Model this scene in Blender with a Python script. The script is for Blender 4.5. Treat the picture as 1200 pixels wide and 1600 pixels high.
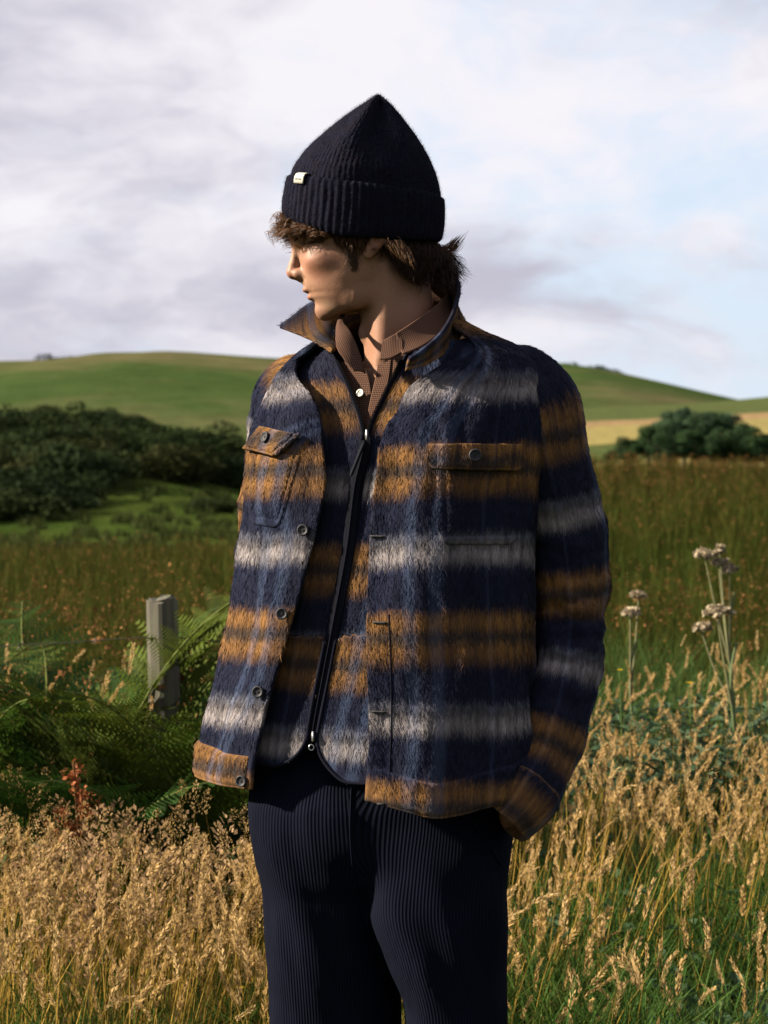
import bpy, bmesh, math, random
import numpy as np
from mathutils import Vector, Matrix
from mathutils.bvhtree import BVHTree

for o in list(bpy.data.objects):
    bpy.data.objects.remove(o)
scene = bpy.context.scene
COL = scene.collection
rng = np.random.default_rng(7)
random.seed(7)

# ------------------------------------------------------------------ camera
CAM_D, CAM_Z, HORIZON = 3.5, 1.31, 740.0      # camera 3.5 m before the person, eye level 1.31 m
cam_data = bpy.data.cameras.new('camera')
cam_data.sensor_fit = 'VERTICAL'
cam_data.sensor_height = 36.0
cam_data.sensor_width = 27.0
cam_data.lens = 36.0 * CAM_D / 1.6
cam_data.shift_y = (HORIZON - 800.0) / 1600.0
cam_data.clip_start = 0.1
cam_data.clip_end = 20000.0
cam_data.dof.use_dof = True
cam_data.dof.focus_distance = CAM_D - 0.10
cam_data.dof.aperture_fstop = 10.0
cam = bpy.data.objects.new('camera', cam_data)
cam.location = (0.0, -CAM_D, CAM_Z)
cam.rotation_euler = (math.radians(90), 0, 0)
COL.objects.link(cam)
scene.camera = cam

# ------------------------------------------------------------------ exposure
scene.view_settings.view_transform = 'Standard'
scene.view_settings.look = 'None'
scene.view_settings.exposure = 1.98
scene.view_settings.gamma = 1.0
scene.view_settings.use_curve_mapping = False
scene.cycles.use_denoising = True
scene.cycles.max_bounces = 6
scene.cycles.diffuse_bounces = 3
scene.cycles.transparent_max_bounces = 6

# ------------------------------------------------------------------ sun
SUN_EL = math.radians(28.0)
SUN_AZ = math.radians(-90.0)        # clockwise from +Y (straight ahead): low on the left, a little behind the camera
S = Vector((math.sin(SUN_AZ) * math.cos(SUN_EL), math.cos(SUN_AZ) * math.cos(SUN_EL), math.sin(SUN_EL)))
sun_data = bpy.data.lights.new('sun', 'SUN')
sun_data.energy = 5.0
sun_data.angle = math.radians(1.8)
sun_data.color = (1.0, 0.88, 0.70)
sun = bpy.data.objects.new('sun', sun_data)
sun.rotation_euler = S.to_track_quat('Z', 'Y').to_euler()
sun.location = (-30, -10, 30)
COL.objects.link(sun)

# ------------------------------------------------------------------ node helper
class NT:
    def __init__(self, tree):
        self.t = tree
    def n(self, kind, **kw):
        nd = self.t.nodes.new(kind)
        for k, v in kw.items():
            setattr(nd, k, v)
        return nd
    def link(self, a, b):
        self.t.links.new(a, b)
    def put(self, sock, v):
        if v is None:
            return
        if hasattr(v, 'is_output'):
            self.t.links.new(v, sock)
        elif isinstance(v, tuple) and len(v) == 3 and sock.type == 'RGBA':
            sock.default_value = (*v, 1)
        else:
            sock.default_value = v
    def math(self, op, a, b=None, c=None, clamp=False):
        nd = self.n('ShaderNodeMath', operation=op, use_clamp=clamp)
        for i, v in enumerate((a, b, c)):
            self.put(nd.inputs[i], v)
        return nd.outputs[0]
    def vmath(self, op, a, b=None):
        nd = self.n('ShaderNodeVectorMath', operation=op)
        self.put(nd.inputs[0], a)
        if b is not None:
            self.put(nd.inputs[1], b)
        return nd.outputs[0]
    def scale(self, v, s):
        nd = self.n('ShaderNodeVectorMath', operation='SCALE')
        self.put(nd.inputs[0], v); nd.inputs['Scale'].default_value = s
        return nd.outputs[0]
    def mix(self, f, a, b, blend='MIX', clamp=False):
        nd = self.n('ShaderNodeMix', data_type='RGBA', blend_type=blend)
        nd.clamp_result = clamp
        self.put(nd.inputs[0], f); self.put(nd.inputs[6], a); self.put(nd.inputs[7], b)
        return nd.outputs[2]
    def noise(self, vec, scale=5.0, detail=3.0, rough=0.55, dist=0.0, out=0):
        nd = self.n('ShaderNodeTexNoise')
        self.put(nd.inputs['Vector'], vec)
        nd.inputs['Scale'].default_value = scale
        nd.inputs['Detail'].default_value = detail
        nd.inputs['Roughness'].default_value = rough
        nd.inputs['Distortion'].default_value = dist
        return nd.outputs[out]
    def maprange(self, v, a, b, c=0.0, d=1.0, smooth=False):
        nd = self.n('ShaderNodeMapRange')
        if smooth:
            nd.interpolation_type = 'SMOOTHSTEP'
        self.put(nd.inputs[0], v)
        for i, x in zip((1, 2, 3, 4), (a, b, c, d)):
            nd.inputs[i].default_value = x
        return nd.outputs[0]
    def ramp(self, f, stops, interp='LINEAR'):
        nd = self.n('ShaderNodeValToRGB')
        nd.color_ramp.interpolation = interp
        e = nd.color_ramp.elements
        while len(e) < len(stops):
            e.new(0.5)
        for el, (p, c) in zip(e, stops):
            el.position = p
            el.color = (*c, 1) if len(c) == 3 else c
        self.put(nd.inputs[0], f)
        return nd.outputs[0]
    def combine(self, x, y, z=0.0):
        nd = self.n('ShaderNodeCombineXYZ')
        for i, v in enumerate((x, y, z)):
            self.put(nd.inputs[i], v)
        return nd.outputs[0]
    def sep(self, v):
        nd = self.n('ShaderNodeSeparateXYZ')
        self.put(nd.inputs[0], v)
        return nd.outputs

# ------------------------------------------------------------------ sky
world = bpy.data.worlds.new('World')
scene.world = world
world.use_nodes = True
wt = world.node_tree
wt.nodes.clear()
W = NT(wt)
sky = W.n('ShaderNodeTexSky', sky_type='NISHITA')
sky.sun_disc = False
sky.sun_elevation = SUN_EL
sky.sun_rotation = SUN_AZ
sky.air_density = 1.0
sky.dust_density = 1.2
co = W.n('ShaderNodeTexCoord').outputs['Generated']
x, y, z = W.sep(co)
zc = W.math('ADD', W.math('MAXIMUM', z, 0.0), 0.40)
cx, cy = W.math('DIVIDE', x, zc), W.math('DIVIDE', y, zc)
cp = W.combine(cx, cy, 0.37)                                         # flat cloud deck seen in perspective
warp = W.noise(cp, 3.0, 4, 0.55, out=1)
cpw = W.vmath('ADD', cp, W.scale(warp, 0.30))
n_big = W.noise(cpw, 2.1, 7, 0.56)
n_mid = W.noise(W.vmath('ADD', cpw, (7.3, 2.1, 5.0)), 6.0, 7, 0.60)
cover = W.math('ADD', W.math('MULTIPLY', n_big, 0.68), W.math('MULTIPLY', n_mid, 0.32))
cover = W.math('SUBTRACT', cover, W.math('MULTIPLY', W.maprange(z, 0.30, 0.02, 0, 1, True), W.maprange(x, -0.02, 0.16, 0.0, 0.13, True)))   # thinner deck low on the right
cov = W.maprange(cover, 0.34, 0.50, 0.0, 1.0, True)
cov = W.math('MULTIPLY', cov, 0.95)
n_tone = W.noise(W.vmath('ADD', cpw, (-3.0, 4.4, 1.0)), 2.6, 6, 0.55)
tone = W.maprange(n_tone, 0.38, 0.60, 0.0, 1.0, True)
cloud = W.mix(tone, (2.80, 2.70, 3.18), (4.80, 4.62, 4.86))
blue = W.mix(0.85, sky.outputs[0], (3.65, 4.2, 5.0))
col = W.mix(cov, blue, cloud)
bg = W.n('ShaderNodeBackground')
W.put(bg.inputs[0], col)
bg.inputs[1].default_value = 0.05
wo = W.n('ShaderNodeOutputWorld')
W.link(bg.outputs[0], wo.inputs[0])

# ------------------------------------------------------------------ geometry helpers
def P(px, py, Y=0.0):
    """a point measured in photograph pixels (1 px = 1 mm at the person) at depth Y"""
    k = (CAM_D + Y) / CAM_D / 1000.0
    return np.array([(px - 600.0) * k, Y, CAM_Z - (py - HORIZON) * k])

def to_px(p):
    k = CAM_D / (CAM_D + p[..., 1]) * 1000.0
    return 600.0 + p[..., 0] * k, HORIZON + (CAM_Z - p[..., 2]) * k

def pchip(x, xp, fp):
    """smooth interpolation through table points, no overshoot; fp may be (n,) or (n,k)"""
    xp = np.asarray(xp, float); fp = np.asarray(fp, float)
    one = fp.ndim == 1
    if one: fp = fp[:, None]
    h = np.diff(xp)[:, None]; d = np.diff(fp, axis=0) / h
    m = np.zeros_like(fp)
    if len(xp) > 2:
        ok = d[:-1] * d[1:] > 0
        w1 = 2 * h[1:] + h[:-1]; w2 = h[1:] + 2 * h[:-1]
        with np.errstate(all='ignore'):
            hm = (w1 + w2) / (w1 / d[:-1] + w2 / d[1:])
        m[1:-1] = np.where(ok, hm, 0)
    m[0] = d[0]; m[-1] = d[-1]
    x = np.clip(np.asarray(x, float), xp[0], xp[-1])
    i = np.clip(np.searchsorted(xp, x) - 1, 0, len(xp) - 2)
    t = ((x - xp[i]) / h[i, 0])[..., None]
    a, b = fp[i], fp[i + 1]; ma, mb = m[i] * h[i], m[i + 1] * h[i]
    r = (2*t**3 - 3*t**2 + 1)*a + (t**3 - 2*t**2 + t)*ma + (-2*t**3 + 3*t**2)*b + (t**3 - t**2)*mb
    return r[..., 0] if one else r

def crom(pts, n):
    """Catmull-Rom curve through points, n samples, even in chord length"""
    p = np.asarray(pts, float)
    s = np.r_[0, np.cumsum(np.linalg.norm(np.diff(p, axis=0), axis=1) ** 0.5)]
    m = np.gradient(p, s, axis=0)
    def ev(x):
        i = np.clip(np.searchsorted(s, x) - 1, 0, len(s) - 2)
        h = (s[i + 1] - s[i])[:, None]; t = ((x - s[i])[:, None]) / h
        return (2*t**3 - 3*t**2 + 1)*p[i] + (t**3 - 2*t**2 + t)*h*m[i] + (-2*t**3 + 3*t**2)*p[i+1] + (t**3 - t**2)*h*m[i+1]
    f = ev(np.linspace(0, s[-1], 12 * n))
    L = np.r_[0, np.cumsum(np.linalg.norm(np.diff(f, axis=0), axis=1))]
    q = np.linspace(0, L[-1], n)
    return np.stack([np.interp(q, L, f[:, k]) for k in range(f.shape[1])], 1)

def _h(ix, iy, iz):
    n = (ix * 374761393 + iy * 668265263 + iz * 1274126177) & 0xFFFFFFFF
    n = ((n ^ (n >> 13)) * 1274126177) & 0xFFFFFFFF
    return ((n ^ (n >> 16)) & 0xFFFF) / 65535.0

def vnoise(p):
    """value noise, p (...,3) -> 0..1"""
    p = np.asarray(p, float); i = np.floor(p).astype(np.int64); f = p - i; f = f*f*(3 - 2*f)
    r = 0
    for a in (0, 1):
        for b in (0, 1):
            for c in (0, 1):
                w = (f[..., 0] if a else 1 - f[..., 0]) * (f[..., 1] if b else 1 - f[..., 1]) * (f[..., 2] if c else 1 - f[..., 2])
                r = r + w * _h(i[..., 0] + a, i[..., 1] + b, i[..., 2] + c)
    return r

def fbm(p, o=4):
    r, a, s = 0, 0.5, 0
    for k in range(o):
        r = r + a * vnoise(np.asarray(p) * 2**k + 17.3 * k); s += a; a *= 0.5
    return r / s

def sstep(a, b, x):
    t = np.clip((x - a) / (b - a), 0, 1); return t*t*(3 - 2*t)

def mesh(name, V, F, mat=None, parent=None, uv=None, col=None, smooth=True, normals=None, loop_uv=None):
    """V (n,3); F (m,k) array, or a list of such arrays; uv/col per vertex"""
    V = np.ascontiguousarray(V, np.float32)
    Fs = F if isinstance(F, list) else [F]
    Fs = [np.asarray(f, np.int32) for f in Fs if len(f)]
    me = bpy.data.meshes.new(name)
    me.vertices.add(len(V)); me.vertices.foreach_set('co', V.ravel())
    loops = np.concatenate([f.ravel() for f in Fs])
    tot = np.concatenate([np.full(len(f), f.shape[1], np.int32) for f in Fs])
    st = np.r_[0, np.cumsum(tot)[:-1]].astype(np.int32)
    me.loops.add(len(loops)); me.loops.foreach_set('vertex_index', loops)
    me.polygons.add(len(tot)); me.polygons.foreach_set('loop_start', st); me.polygons.foreach_set('loop_total', tot)
    me.polygons.foreach_set('use_smooth', np.full(len(tot), smooth))
    if uv is not None or loop_uv is not None:
        l = me.uv_layers.new(name='UVMap')
        l.data.foreach_set('uv', np.ascontiguousarray((uv[loops] if loop_uv is None else loop_uv), np.float32).ravel())
    if col is not None:
        c = me.color_attributes.new('col', 'FLOAT_COLOR', 'POINT')
        c.data.foreach_set('color', np.ascontiguousarray(np.c_[col, np.ones(len(V))], np.float32).ravel())
    me.update(calc_edges=True)
    if normals is not None:
        me.normals_split_custom_set_from_vertices(np.ascontiguousarray(normals, np.float32))
    o = bpy.data.objects.new(name, me)
    if mat is not None: me.materials.append(mat)
    if parent is not None: o.parent = parent
    COL.objects.link(o)
    return o

def grid_faces(nu, nv, closed=False):
    """vertex index = j*nu + i (i along u)"""
    i = np.arange(nu if closed else nu - 1); j = np.arange(nv - 1)
    I, J = np.meshgrid(i, j)
    I2 = (I + 1) % nu
    return np.stack([J*nu + I, J*nu + I2, (J+1)*nu + I2, (J+1)*nu + I], -1).reshape(-1, 4)

class Acc:
    """collects pieces of geometry for ONE mesh"""
    def __init__(s): s.V, s.F, s.C, s.U, s.n = [], {}, [], [], 0
    def add(s, V, F, col=None, uv=None):
        V = np.asarray(V, float).reshape(-1, 3); F = np.asarray(F)
        s.F.setdefault(F.shape[1], []).append(F + s.n)
        s.V.append(V); s.n += len(V)
        if col is not None:
            c = np.asarray(col, float); s.C.append(np.broadcast_to(c, (len(V), 3)) if c.ndim == 1 else c)
        if uv is not None: s.U.append(uv)
    def build(s, name, mat, parent=None, smooth=True):
        return mesh(name, np.concatenate(s.V), [np.concatenate(f) for f in s.F.values()], mat, parent,
                    uv=np.concatenate(s.U) if s.U else None, col=np.concatenate(s.C) if s.C else None, smooth=smooth)

def empty(name, loc, label=None, cat=None, group=None):
    o = bpy.data.objects.new(name, None); o.location = loc; o.empty_display_size = 0.1
    COL.objects.link(o); tag(o, label, cat, group); return o

def tag(o, label=None, cat=None, group=None, kind=None):
    if label: o['label'] = label
    if cat: o['category'] = cat
    if group: o['group'] = group
    if kind: o['kind'] = kind
    return o

def frames(C):
    """parallel-transport frames along a curve C (n,3) -> T,N,B"""
    T = np.gradient(C, axis=0); T /= np.linalg.norm(T, axis=1)[:, None]
    N = np.zeros_like(T)
    a = np.array([0, 1.0, 0]) if abs(T[0, 1]) < .9 else np.array([1.0, 0, 0])
    n = a - T[0] * (a @ T[0]); N[0] = n / np.linalg.norm(n)
    for k in range(1, len(C)):
        n = N[k-1] - T[k] * (N[k-1] @ T[k]); N[k] = n / np.linalg.norm(n)
    return T, N, np.cross(T, N)

def tube(C, R, ns=8, R2=None):
    """tube along C with radius R (array or float) -> V, F (quads), closed round"""
    C = np.asarray(C, float); R = np.broadcast_to(np.asarray(R, float), (len(C),)); R2 = R if R2 is None else np.broadcast_to(np.asarray(R2, float), (len(C),))
    T, N, B = frames(C)
    a = np.linspace(0, 2*np.pi, ns, endpoint=False)
    V = C[:, None] + N[:, None]*(R[:, None]*np.cos(a))[..., None] + B[:, None]*(R2[:, None]*np.sin(a))[..., None]
    return V.reshape(-1, 3), grid_faces(ns, len(C), True)

# ------------------------------------------------------------------ materials
def material(name):
    m = bpy.data.materials.new(name); m.use_nodes = True
    t = NT(m.node_tree)
    bs = m.node_tree.nodes['Principled BSDF']
    return m, t, bs

def bump(t, bs, height, strength=0.3, dist=0.002):
    b = t.n('ShaderNodeBump'); b.inputs['Strength'].default_value = strength; b.inputs['Distance'].default_value = dist
    t.put(b.inputs['Height'], height); t.link(b.outputs[0], bs.inputs['Normal'])

def simple(name, col, rough=0.6, metal=0.0, var=0.0, scale=40.0, spec=0.5):
    m, t, bs = material(name)
    if var:
        n = t.noise(t.n('ShaderNodeTexCoord').outputs['Object'], scale, 4)
        c = t.mix(n, tuple(k*(1-var) for k in col), tuple(min(1, k*(1+var)) for k in col))
        t.put(bs.inputs['Base Color'], c)
    else:
        bs.inputs['Base Color'].default_value = (*col, 1)
    bs.inputs['Roughness'].default_value = rough
    bs.inputs['Metallic'].default_value = metal
    bs.inputs['Specular IOR Level'].default_value = spec
    return m

def vcol_mat(name, rough=0.6, trans=0.0, var=0.25, scale=30.0, spec=0.3):
    """colour from the piece's own colour attribute; leaf-like translucency"""
    m, t, bs = material(name)
    a = t.n('ShaderNodeAttribute', attribute_name='col').outputs['Color']
    n = t.noise(t.n('ShaderNodeTexCoord').outputs['Object'], scale, 2)
    c = t.mix(t.maprange(n, 0.3, 0.7, 0, var), a, (0, 0, 0))
    t.put(bs.inputs['Base Color'], c)
    bs.inputs['Roughness'].default_value = rough
    bs.inputs['Specular IOR Level'].default_value = spec
    if trans:
        tr = t.n('ShaderNodeBsdfTranslucent'); t.put(tr.inputs[0], c)
        mx = t.n('ShaderNodeMixShader'); mx.inputs[0].default_value = trans
        t.link(bs.outputs[0], mx.inputs[1]); t.link(tr.outputs[0], mx.inputs[2])
        out = [n for n in m.node_tree.nodes if n.type == 'OUTPUT_MATERIAL'][0]
        t.link(mx.outputs[0], out.inputs[0])
    return m

# ================================================================== LAND
def px_of(X, D): return 600.0 + X / D * 3500.0
Z_LEFT = ([0, 12, 20, 30, 45, 60, 80, 100, 120, 145, 190, 280, 400, 9000],
          [0, 0, 0, -.15, -.7, -1.0, -.3, 1.3, 3.4, 5.6, 5.2, -2, -6, -6])
Z_RIGHT = ([0, 12, 20, 40, 60, 75, 100, 130, 250, 400, 9000],
           [0, 0, .1, .5, .92, 1.05, .6, -.6, -2.0, -6, -6])
def ground_z(X, D):
    X = np.asarray(X, float); D = np.asarray(D, float)
    r = np.hypot(X, D)
    ahead = sstep(-0.3, 0.3, D / np.maximum(r, 1e-6))
    w = sstep(-0.07, 0.07, X / np.maximum(r, 1e-6))
    zz = (pchip(r, *Z_LEFT) * (1 - w) + pchip(r, *Z_RIGHT) * w) * ahead - 6 * sstep(300, 500, r) * (1 - ahead)
    nz = (fbm(np.stack([X*.35, D*.35, X*0], -1), 3) - .5) * .10 * sstep(2, 10, r)
    big = (fbm(np.stack([X*.05, D*.05, X*0 + 4], -1), 3) - .5) * 1.1 * sstep(25, 60, r)
    dip = -.7*sstep(80, 130, r)*(1-w)*ahead - 2.0*sstep(-.125, -.050, X/np.maximum(r, 1e-6))*sstep(70, 130, r)*(1-w)*ahead
    return zz + nz + big + dip

def hill_noise(X, D, s, amp): return (fbm(np.stack([X*s, D*s, X*0 + 9], -1), 4) - .5) * amp

# ground material: rough meadow, greener and browner patches that belong to the turf itself
m_ground, t, bs = material('meadow_turf')
oc = t.n('ShaderNodeTexCoord').outputs['Object']
n1 = t.noise(oc, 0.06, 5, 0.6); n2 = t.noise(oc, 0.9, 6, 0.65); n3 = t.noise(oc, 9.0, 4, 0.6)
c = t.ramp(n1, [(.30, (.018, .036, .006)), (.50, (.030, .045, .009)), (.68, (.050, .053, .014))])
c = t.mix(t.maprange(n2, .40, .66, 0, .75), c, (.010, .021, .004))
c = t.mix(t.maprange(n3, .50, .75, 0, .5), c, (.050, .042, .016))
t.put(bs.inputs['Base Color'], c); bs.inputs['Roughness'].default_value = 0.95; bs.inputs['Specular IOR Level'].default_value = 0.0
bump(t, bs, t.math('ADD', n2, t.math('MULTIPLY', n3, .3)), 0.8, 0.25)

ang = np.concatenate([np.linspace(-np.pi, -.36, 50)[:-1], np.linspace(-.36, .36, 150), np.linspace(.36, np.pi, 50)[1:]])
rad = np.concatenate([np.linspace(.2, 12, 40), np.geomspace(12.4, 160, 130), np.geomspace(165, 12000, 60)])
A, R_ = np.meshgrid(ang, rad)
gx, gd = np.sin(A) * R_, np.cos(A) * R_
gz = ground_z(gx, gd)
ground = mesh('ground', np.stack([gx, gd - CAM_D, gz], -1).reshape(-1, 3), grid_faces(len(ang), len(rad)), m_ground)
tag(ground, kind='structure')

def hill(name, D0, front, back, prof, mat, base=-6.0, nx=240, nd=70, fall=1.6, rough=(0.004, 3.0)):
    """a real ridge at distance D0 whose skyline passes the surveyed points (px, py)"""
    px, py = np.array(prof, float).T
    X = np.linspace((px[0]-600)/3500*D0, (px[-1]-600)/3500*D0, nx)
    ridge = pchip(600 + X/D0*3500, px, CAM_Z + (HORIZON - py)/3500*D0)
    D = np.concatenate([np.linspace(front, D0, nd)[:-1], np.linspace(D0, D0 + back, nd//2)])
    XX, DD = np.meshgrid(X, D)
    tt = np.where(DD < D0, (DD - front)/(D0 - front), 1 - (DD - D0)/back)
    sh = np.where(DD < D0, np.sin(np.clip(tt, 0, 1)*np.pi/2)**fall, sstep(0, 1, tt))
    zz = base + (ridge[None] - base) * sh + hill_noise(XX, DD, rough[0], rough[1]) * (4*np.clip(tt, 0, 1)*(1-np.clip(tt, 0, 1)))
    o = mesh(name, np.stack([XX, DD - CAM_D, zz], -1).reshape(-1, 3), grid_faces(nx, len(D)), mat)
    tag(o, kind='structure')
    return o, lambda x, d: None

def pasture(name, ca, cb, cc, sc, extra=None):
    m, t, bs = material(name)
    oc = t.n('ShaderNodeTexCoord').outputs['Object']
    n1 = t.noise(oc, sc, 5, .6); n2 = t.noise(oc, sc*9, 4, .6)
    c = t.ramp(n1, [(.34, ca), (.5, cb), (.66, cc)])
    c = t.mix(t.maprange(n2, .42, .72, 0, .45), c, tuple(k*.55 for k in cb))
    if extra: c = extra(t, oc, c, n1)
    t.put(bs.inputs['Base Color'], c); bs.inputs['Roughness'].default_value = .95; bs.inputs['Specular IOR Level'].default_value = .0
    bump(t, bs, n2, .5, 1.5)
    return m

# far ridge runs behind the person and falls to the right
m_far = pasture('far_pasture', (.020, .040, .012), (.031, .048, .015), (.072, .064, .032), .009)
hill('far_hill', 900, 380, 500, [(-1500, 590), (-500, 583), (-150, 580), (0, 577), (70, 574), (130, 573), (170, 568), (210, 562), (270, 560), (300, 558),
     (350, 561), (430, 566), (520, 570), (700, 572), (850, 577), (905, 586), (960, 598), (1020, 613), (1080, 627), (1130, 640), (1250, 652), (1700, 660), (2600, 650)], m_far, fall=1.3, rough=(.006, 8.0))

# cultivated hill on the right: strips of stubble, pasture and barley, each a field colour of its own
def strips(t, oc, c, n1):
    x, y, z = t.sep(oc)
    wob = t.math('MULTIPLY', t.math('SUBTRACT', n1, .5), 3.0)
    h = t.math('ADD', t.math('ADD', z, wob), t.math('MULTIPLY', x, -0.062))
    return t.mix(1.0, c, t.ramp(t.maprange(h, -6, 16, 0, 1), [(0, (.135, .116, .046)), (.30, (.140, .120, .046)), (.305, (.024, .034, .012)), (.335, (.024, .034, .012)), (.34, (.040, .054, .019)),
              (.455, (.044, .055, .020)), (.46, (.022, .032, .011)), (.475, (.150, .126, .048)), (.63, (.148, .122, .050)), (.64, (.150, .100, .054)), (.68, (.150, .104, .054)), (.70, (.044, .055, .021))], 'LINEAR'))
m_fields = pasture('stubble_fields', (.1, .1, .05), (.1, .1, .05), (.1, .1, .05), .02, strips)
hill('field_hill', 620, 300, 300, [(300, 700), (600, 660), (820, 644), (920, 640), (1000, 637), (1085, 632), (1140, 627), (1200, 621), (1400, 600), (1900, 580), (2600, 590)], m_fields, fall=1.15, rough=(.006, 2.0))

# ------------------------------------------------------------------ foliage clumps
m_leaf = vcol_mat('gorse_foliage', .9, .12, .3, 2.0, .05)
def leaf_cloud(n, blobs, size, cols, seed, shell=.55):
    """leaf-clump faces spread through a lumpy volume; blobs = (x,y,z,rx,ry,rz)"""
    r = np.random.default_rng(seed)
    b = np.array(blobs); vol = b[:, 3]*b[:, 4]*b[:, 5]
    k = r.choice(len(b), n, p=vol**.67/np.sum(vol**.67))
    d = r.normal(size=(n, 3)); d /= np.linalg.norm(d, axis=1)[:, None]
    rr = shell + (1.06-shell)*r.random(n)**.7
    c = b[k, :3] + d*b[k, 3:]*rr[:, None]
    ok = c[:, 2] > .02
    c, d, k, rr = c[ok], d[ok], k[ok], rr[ok]; n = len(c)
    a = r.normal(size=(n, 3)); a /= np.linalg.norm(a, axis=1)[:, None]
    nn = d + .8*r.normal(size=(n, 3)); nn /= np.linalg.norm(nn, axis=1)[:, None]
    u = np.cross(nn, a); u /= np.linalg.norm(u, axis=1)[:, None]; v = np.cross(nn, u)
    s = size*(.5 + r.random(n))[:, None]
    V = np.stack([c - u*s, c + v*s*.6 + nn*s*.2, c + u*s, c - v*s*.6 - nn*s*.15], 1).reshape(-1, 3)
    F = np.arange(4*n).reshape(n, 4)
    mixv = r.random((n, 1))*.6 + .4*r.random((len(b), 1))[k]
    col = np.array(cols[0])*(1-mixv) + np.array(cols[1])*mixv
    return V, F, np.repeat(col, 4, 0)

def place(me_obj, name, loc, scale, rz, parent=None):
    o = me_obj.copy() if me_obj.users_collection == () or True else me_obj
    return o

def bush_mesh(seed, cols):
    r = np.random.default_rng(seed)
    blobs = [(r.normal()*.5, r.normal()*.5, .35+.25*r.random(), .5+.25*r.random(), .5+.25*r.random(), .40+.3*r.random()) for _ in range(9)]
    return leaf_cloud(4500, blobs, .055, cols, seed)
bush_protos = []
for k in range(5):
    V, F, C = bush_mesh(40+k, [((.007, .014, .004), (.020, .034, .009)), ((.009, .016, .005), (.028, .040, .011)), ((.006, .012, .004), (.017, .030, .009)), ((.012, .016, .005), (.040, .044, .013)), ((.008, .015, .005), (.024, .037, .010))][k])
    o = mesh('gorse_bush', V, F, m_leaf, col=C, smooth=False); COL.objects.unlink(o); bush_protos.append(o)
LOW = ([-400, 0, 60, 110, 150, 190, 230, 270, 330, 400, 470, 520], [820, 806, 806, 788, 752, 712, 722, 748, 756, 762, 766, 766])
nb = 0
cand = []
for _ in range(6000):
    px = rng.uniform(-420, 520); D = rng.uniform(66, 152)
    X = (px-600)/3500*D
    z = float(ground_z(X, D)); py = HORIZON + (CAM_Z - z)/D*3500
    lim = np.interp(px, *LOW)
    if py > lim + 6*rng.normal(): continue
    if py > lim - 40 and rng.random() < .55: continue
    if all((X-a)**2 + (D-b)**2 > (1.35 if D < 125 else 2.0)**2 for a, b, *_ in cand):
        cand.append((X, D, z, px))
cand.sort(key=lambda c: c[1])
for X, D, z, px in cand[:290]:
    kb = int(rng.integers(5)); o = bush_protos[kb].copy(); o.name = 'gorse_bush'
    s = rng.uniform(.8, 1.9)
    o.location = (X, D - CAM_D, z - .12); o.scale = (s*rng.uniform(.9, 1.3), s, s*rng.uniform(.6, 1.0)); o.rotation_euler = (0, 0, rng.uniform(0, 6.28))
    COL.objects.link(o)
    pyb = HORIZON + (CAM_Z - z)/D*3500
    where = 'along the crest of the thicket' if D > 128 else ('at the lower edge of the thicket' if pyb > np.interp(px, *LOW) - 45 else 'in the middle of the thicket')
    side = 'by the picture edge' if px < 90 else ('above the meadow' if px < 250 else 'beside the jacket')
    tag(o, ('dark green', 'mid green', 'blackish green', 'olive green', 'deep green')[kb] + ' gorse bush ' + where + ' ' + side, 'bush', 'gorse bushes on the slope')
for px, py_, D, s, lab in [(100, 770, 60, .8, 'small lone dark gorse bush low on the meadow left of the thicket'), (325, 738, 90, .9, 'lone low gorse bush at the meadow edge beside the jacket')]:
    X = (px-600)/3500*D
    o = bush_protos[1].copy(); o.name = 'gorse_bush'; o.location = (X, D-CAM_D, float(ground_z(X, D))-.1); o.scale = (s*1.3, s, s*.6); COL.objects.link(o)
    tag(o, lab, 'bush', 'gorse bushes on the slope')

# ------------------------------------------------------------------ copse on the right, far scrub on the ridges
m_tree = vcol_mat('tree_leaves', .85, .2, .3, 1.0, .08)
m_bark = simple('bark', (.06, .045, .03), .9, var=.4, scale=6)
def tree_parts(seed, h, w, cols):
    r = np.random.default_rng(seed)
    blobs = []
    for _ in range(16):
        tt = r.random(); rr = w*(.30 + .5*np.sin(np.pi*(tt*.75+.15)))*r.random()**.5
        a = r.random()*6.28
        blobs.append((np.cos(a)*rr, np.sin(a)*rr, h*(.22+.68*tt), w*(.20+.16*r.random()), w*(.20+.16*r.random()), h*(.09+.08*r.random())))
    blobs.append((0, 0, h*.55, w*.42, w*.42, h*.32))
    crown = leaf_cloud(6000, blobs, .15, cols, seed)
    ac = Acc()
    V, F = tube(crom([(0, 0, -.4), (.05, .02, h*.3), (-.03, .05, h*.62), (.02, 0, h*.9)], 10), np.linspace(.2, .03, 10), 7); ac.add(V, F)
    for _ in range(7):
        a = r.random()*6.28; z0 = h*r.uniform(.25, .6)
        e = np.array([np.cos(a)*w*.6, np.sin(a)*w*.6, z0 + h*.2])
        V, F = tube(crom([(0, 0, z0), e*[.5, .5, 0]+[0, 0, z0+h*.08], e], 6), np.linspace(.08, .015, 6), 5); ac.add(V, F)
    return crown, ac
tp = []
for k, cols in enumerate([((.014, .032, .012), (.038, .075, .024)), ((.018, .038, .020), (.045, .080, .034)), ((.012, .027, .011), (.032, .062, .022)), ((.020, .042, .024), (.050, .085, .045))]):
    (V, F, C), ac = tree_parts(90+k, 6.5, 3.4, cols)
    c = mesh('crown', V, F, m_tree, col=C, smooth=False); tr = ac.build('trunk', m_bark)
    COL.objects.unlink(c); COL.objects.unlink(tr); tp.append((c, tr))
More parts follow.
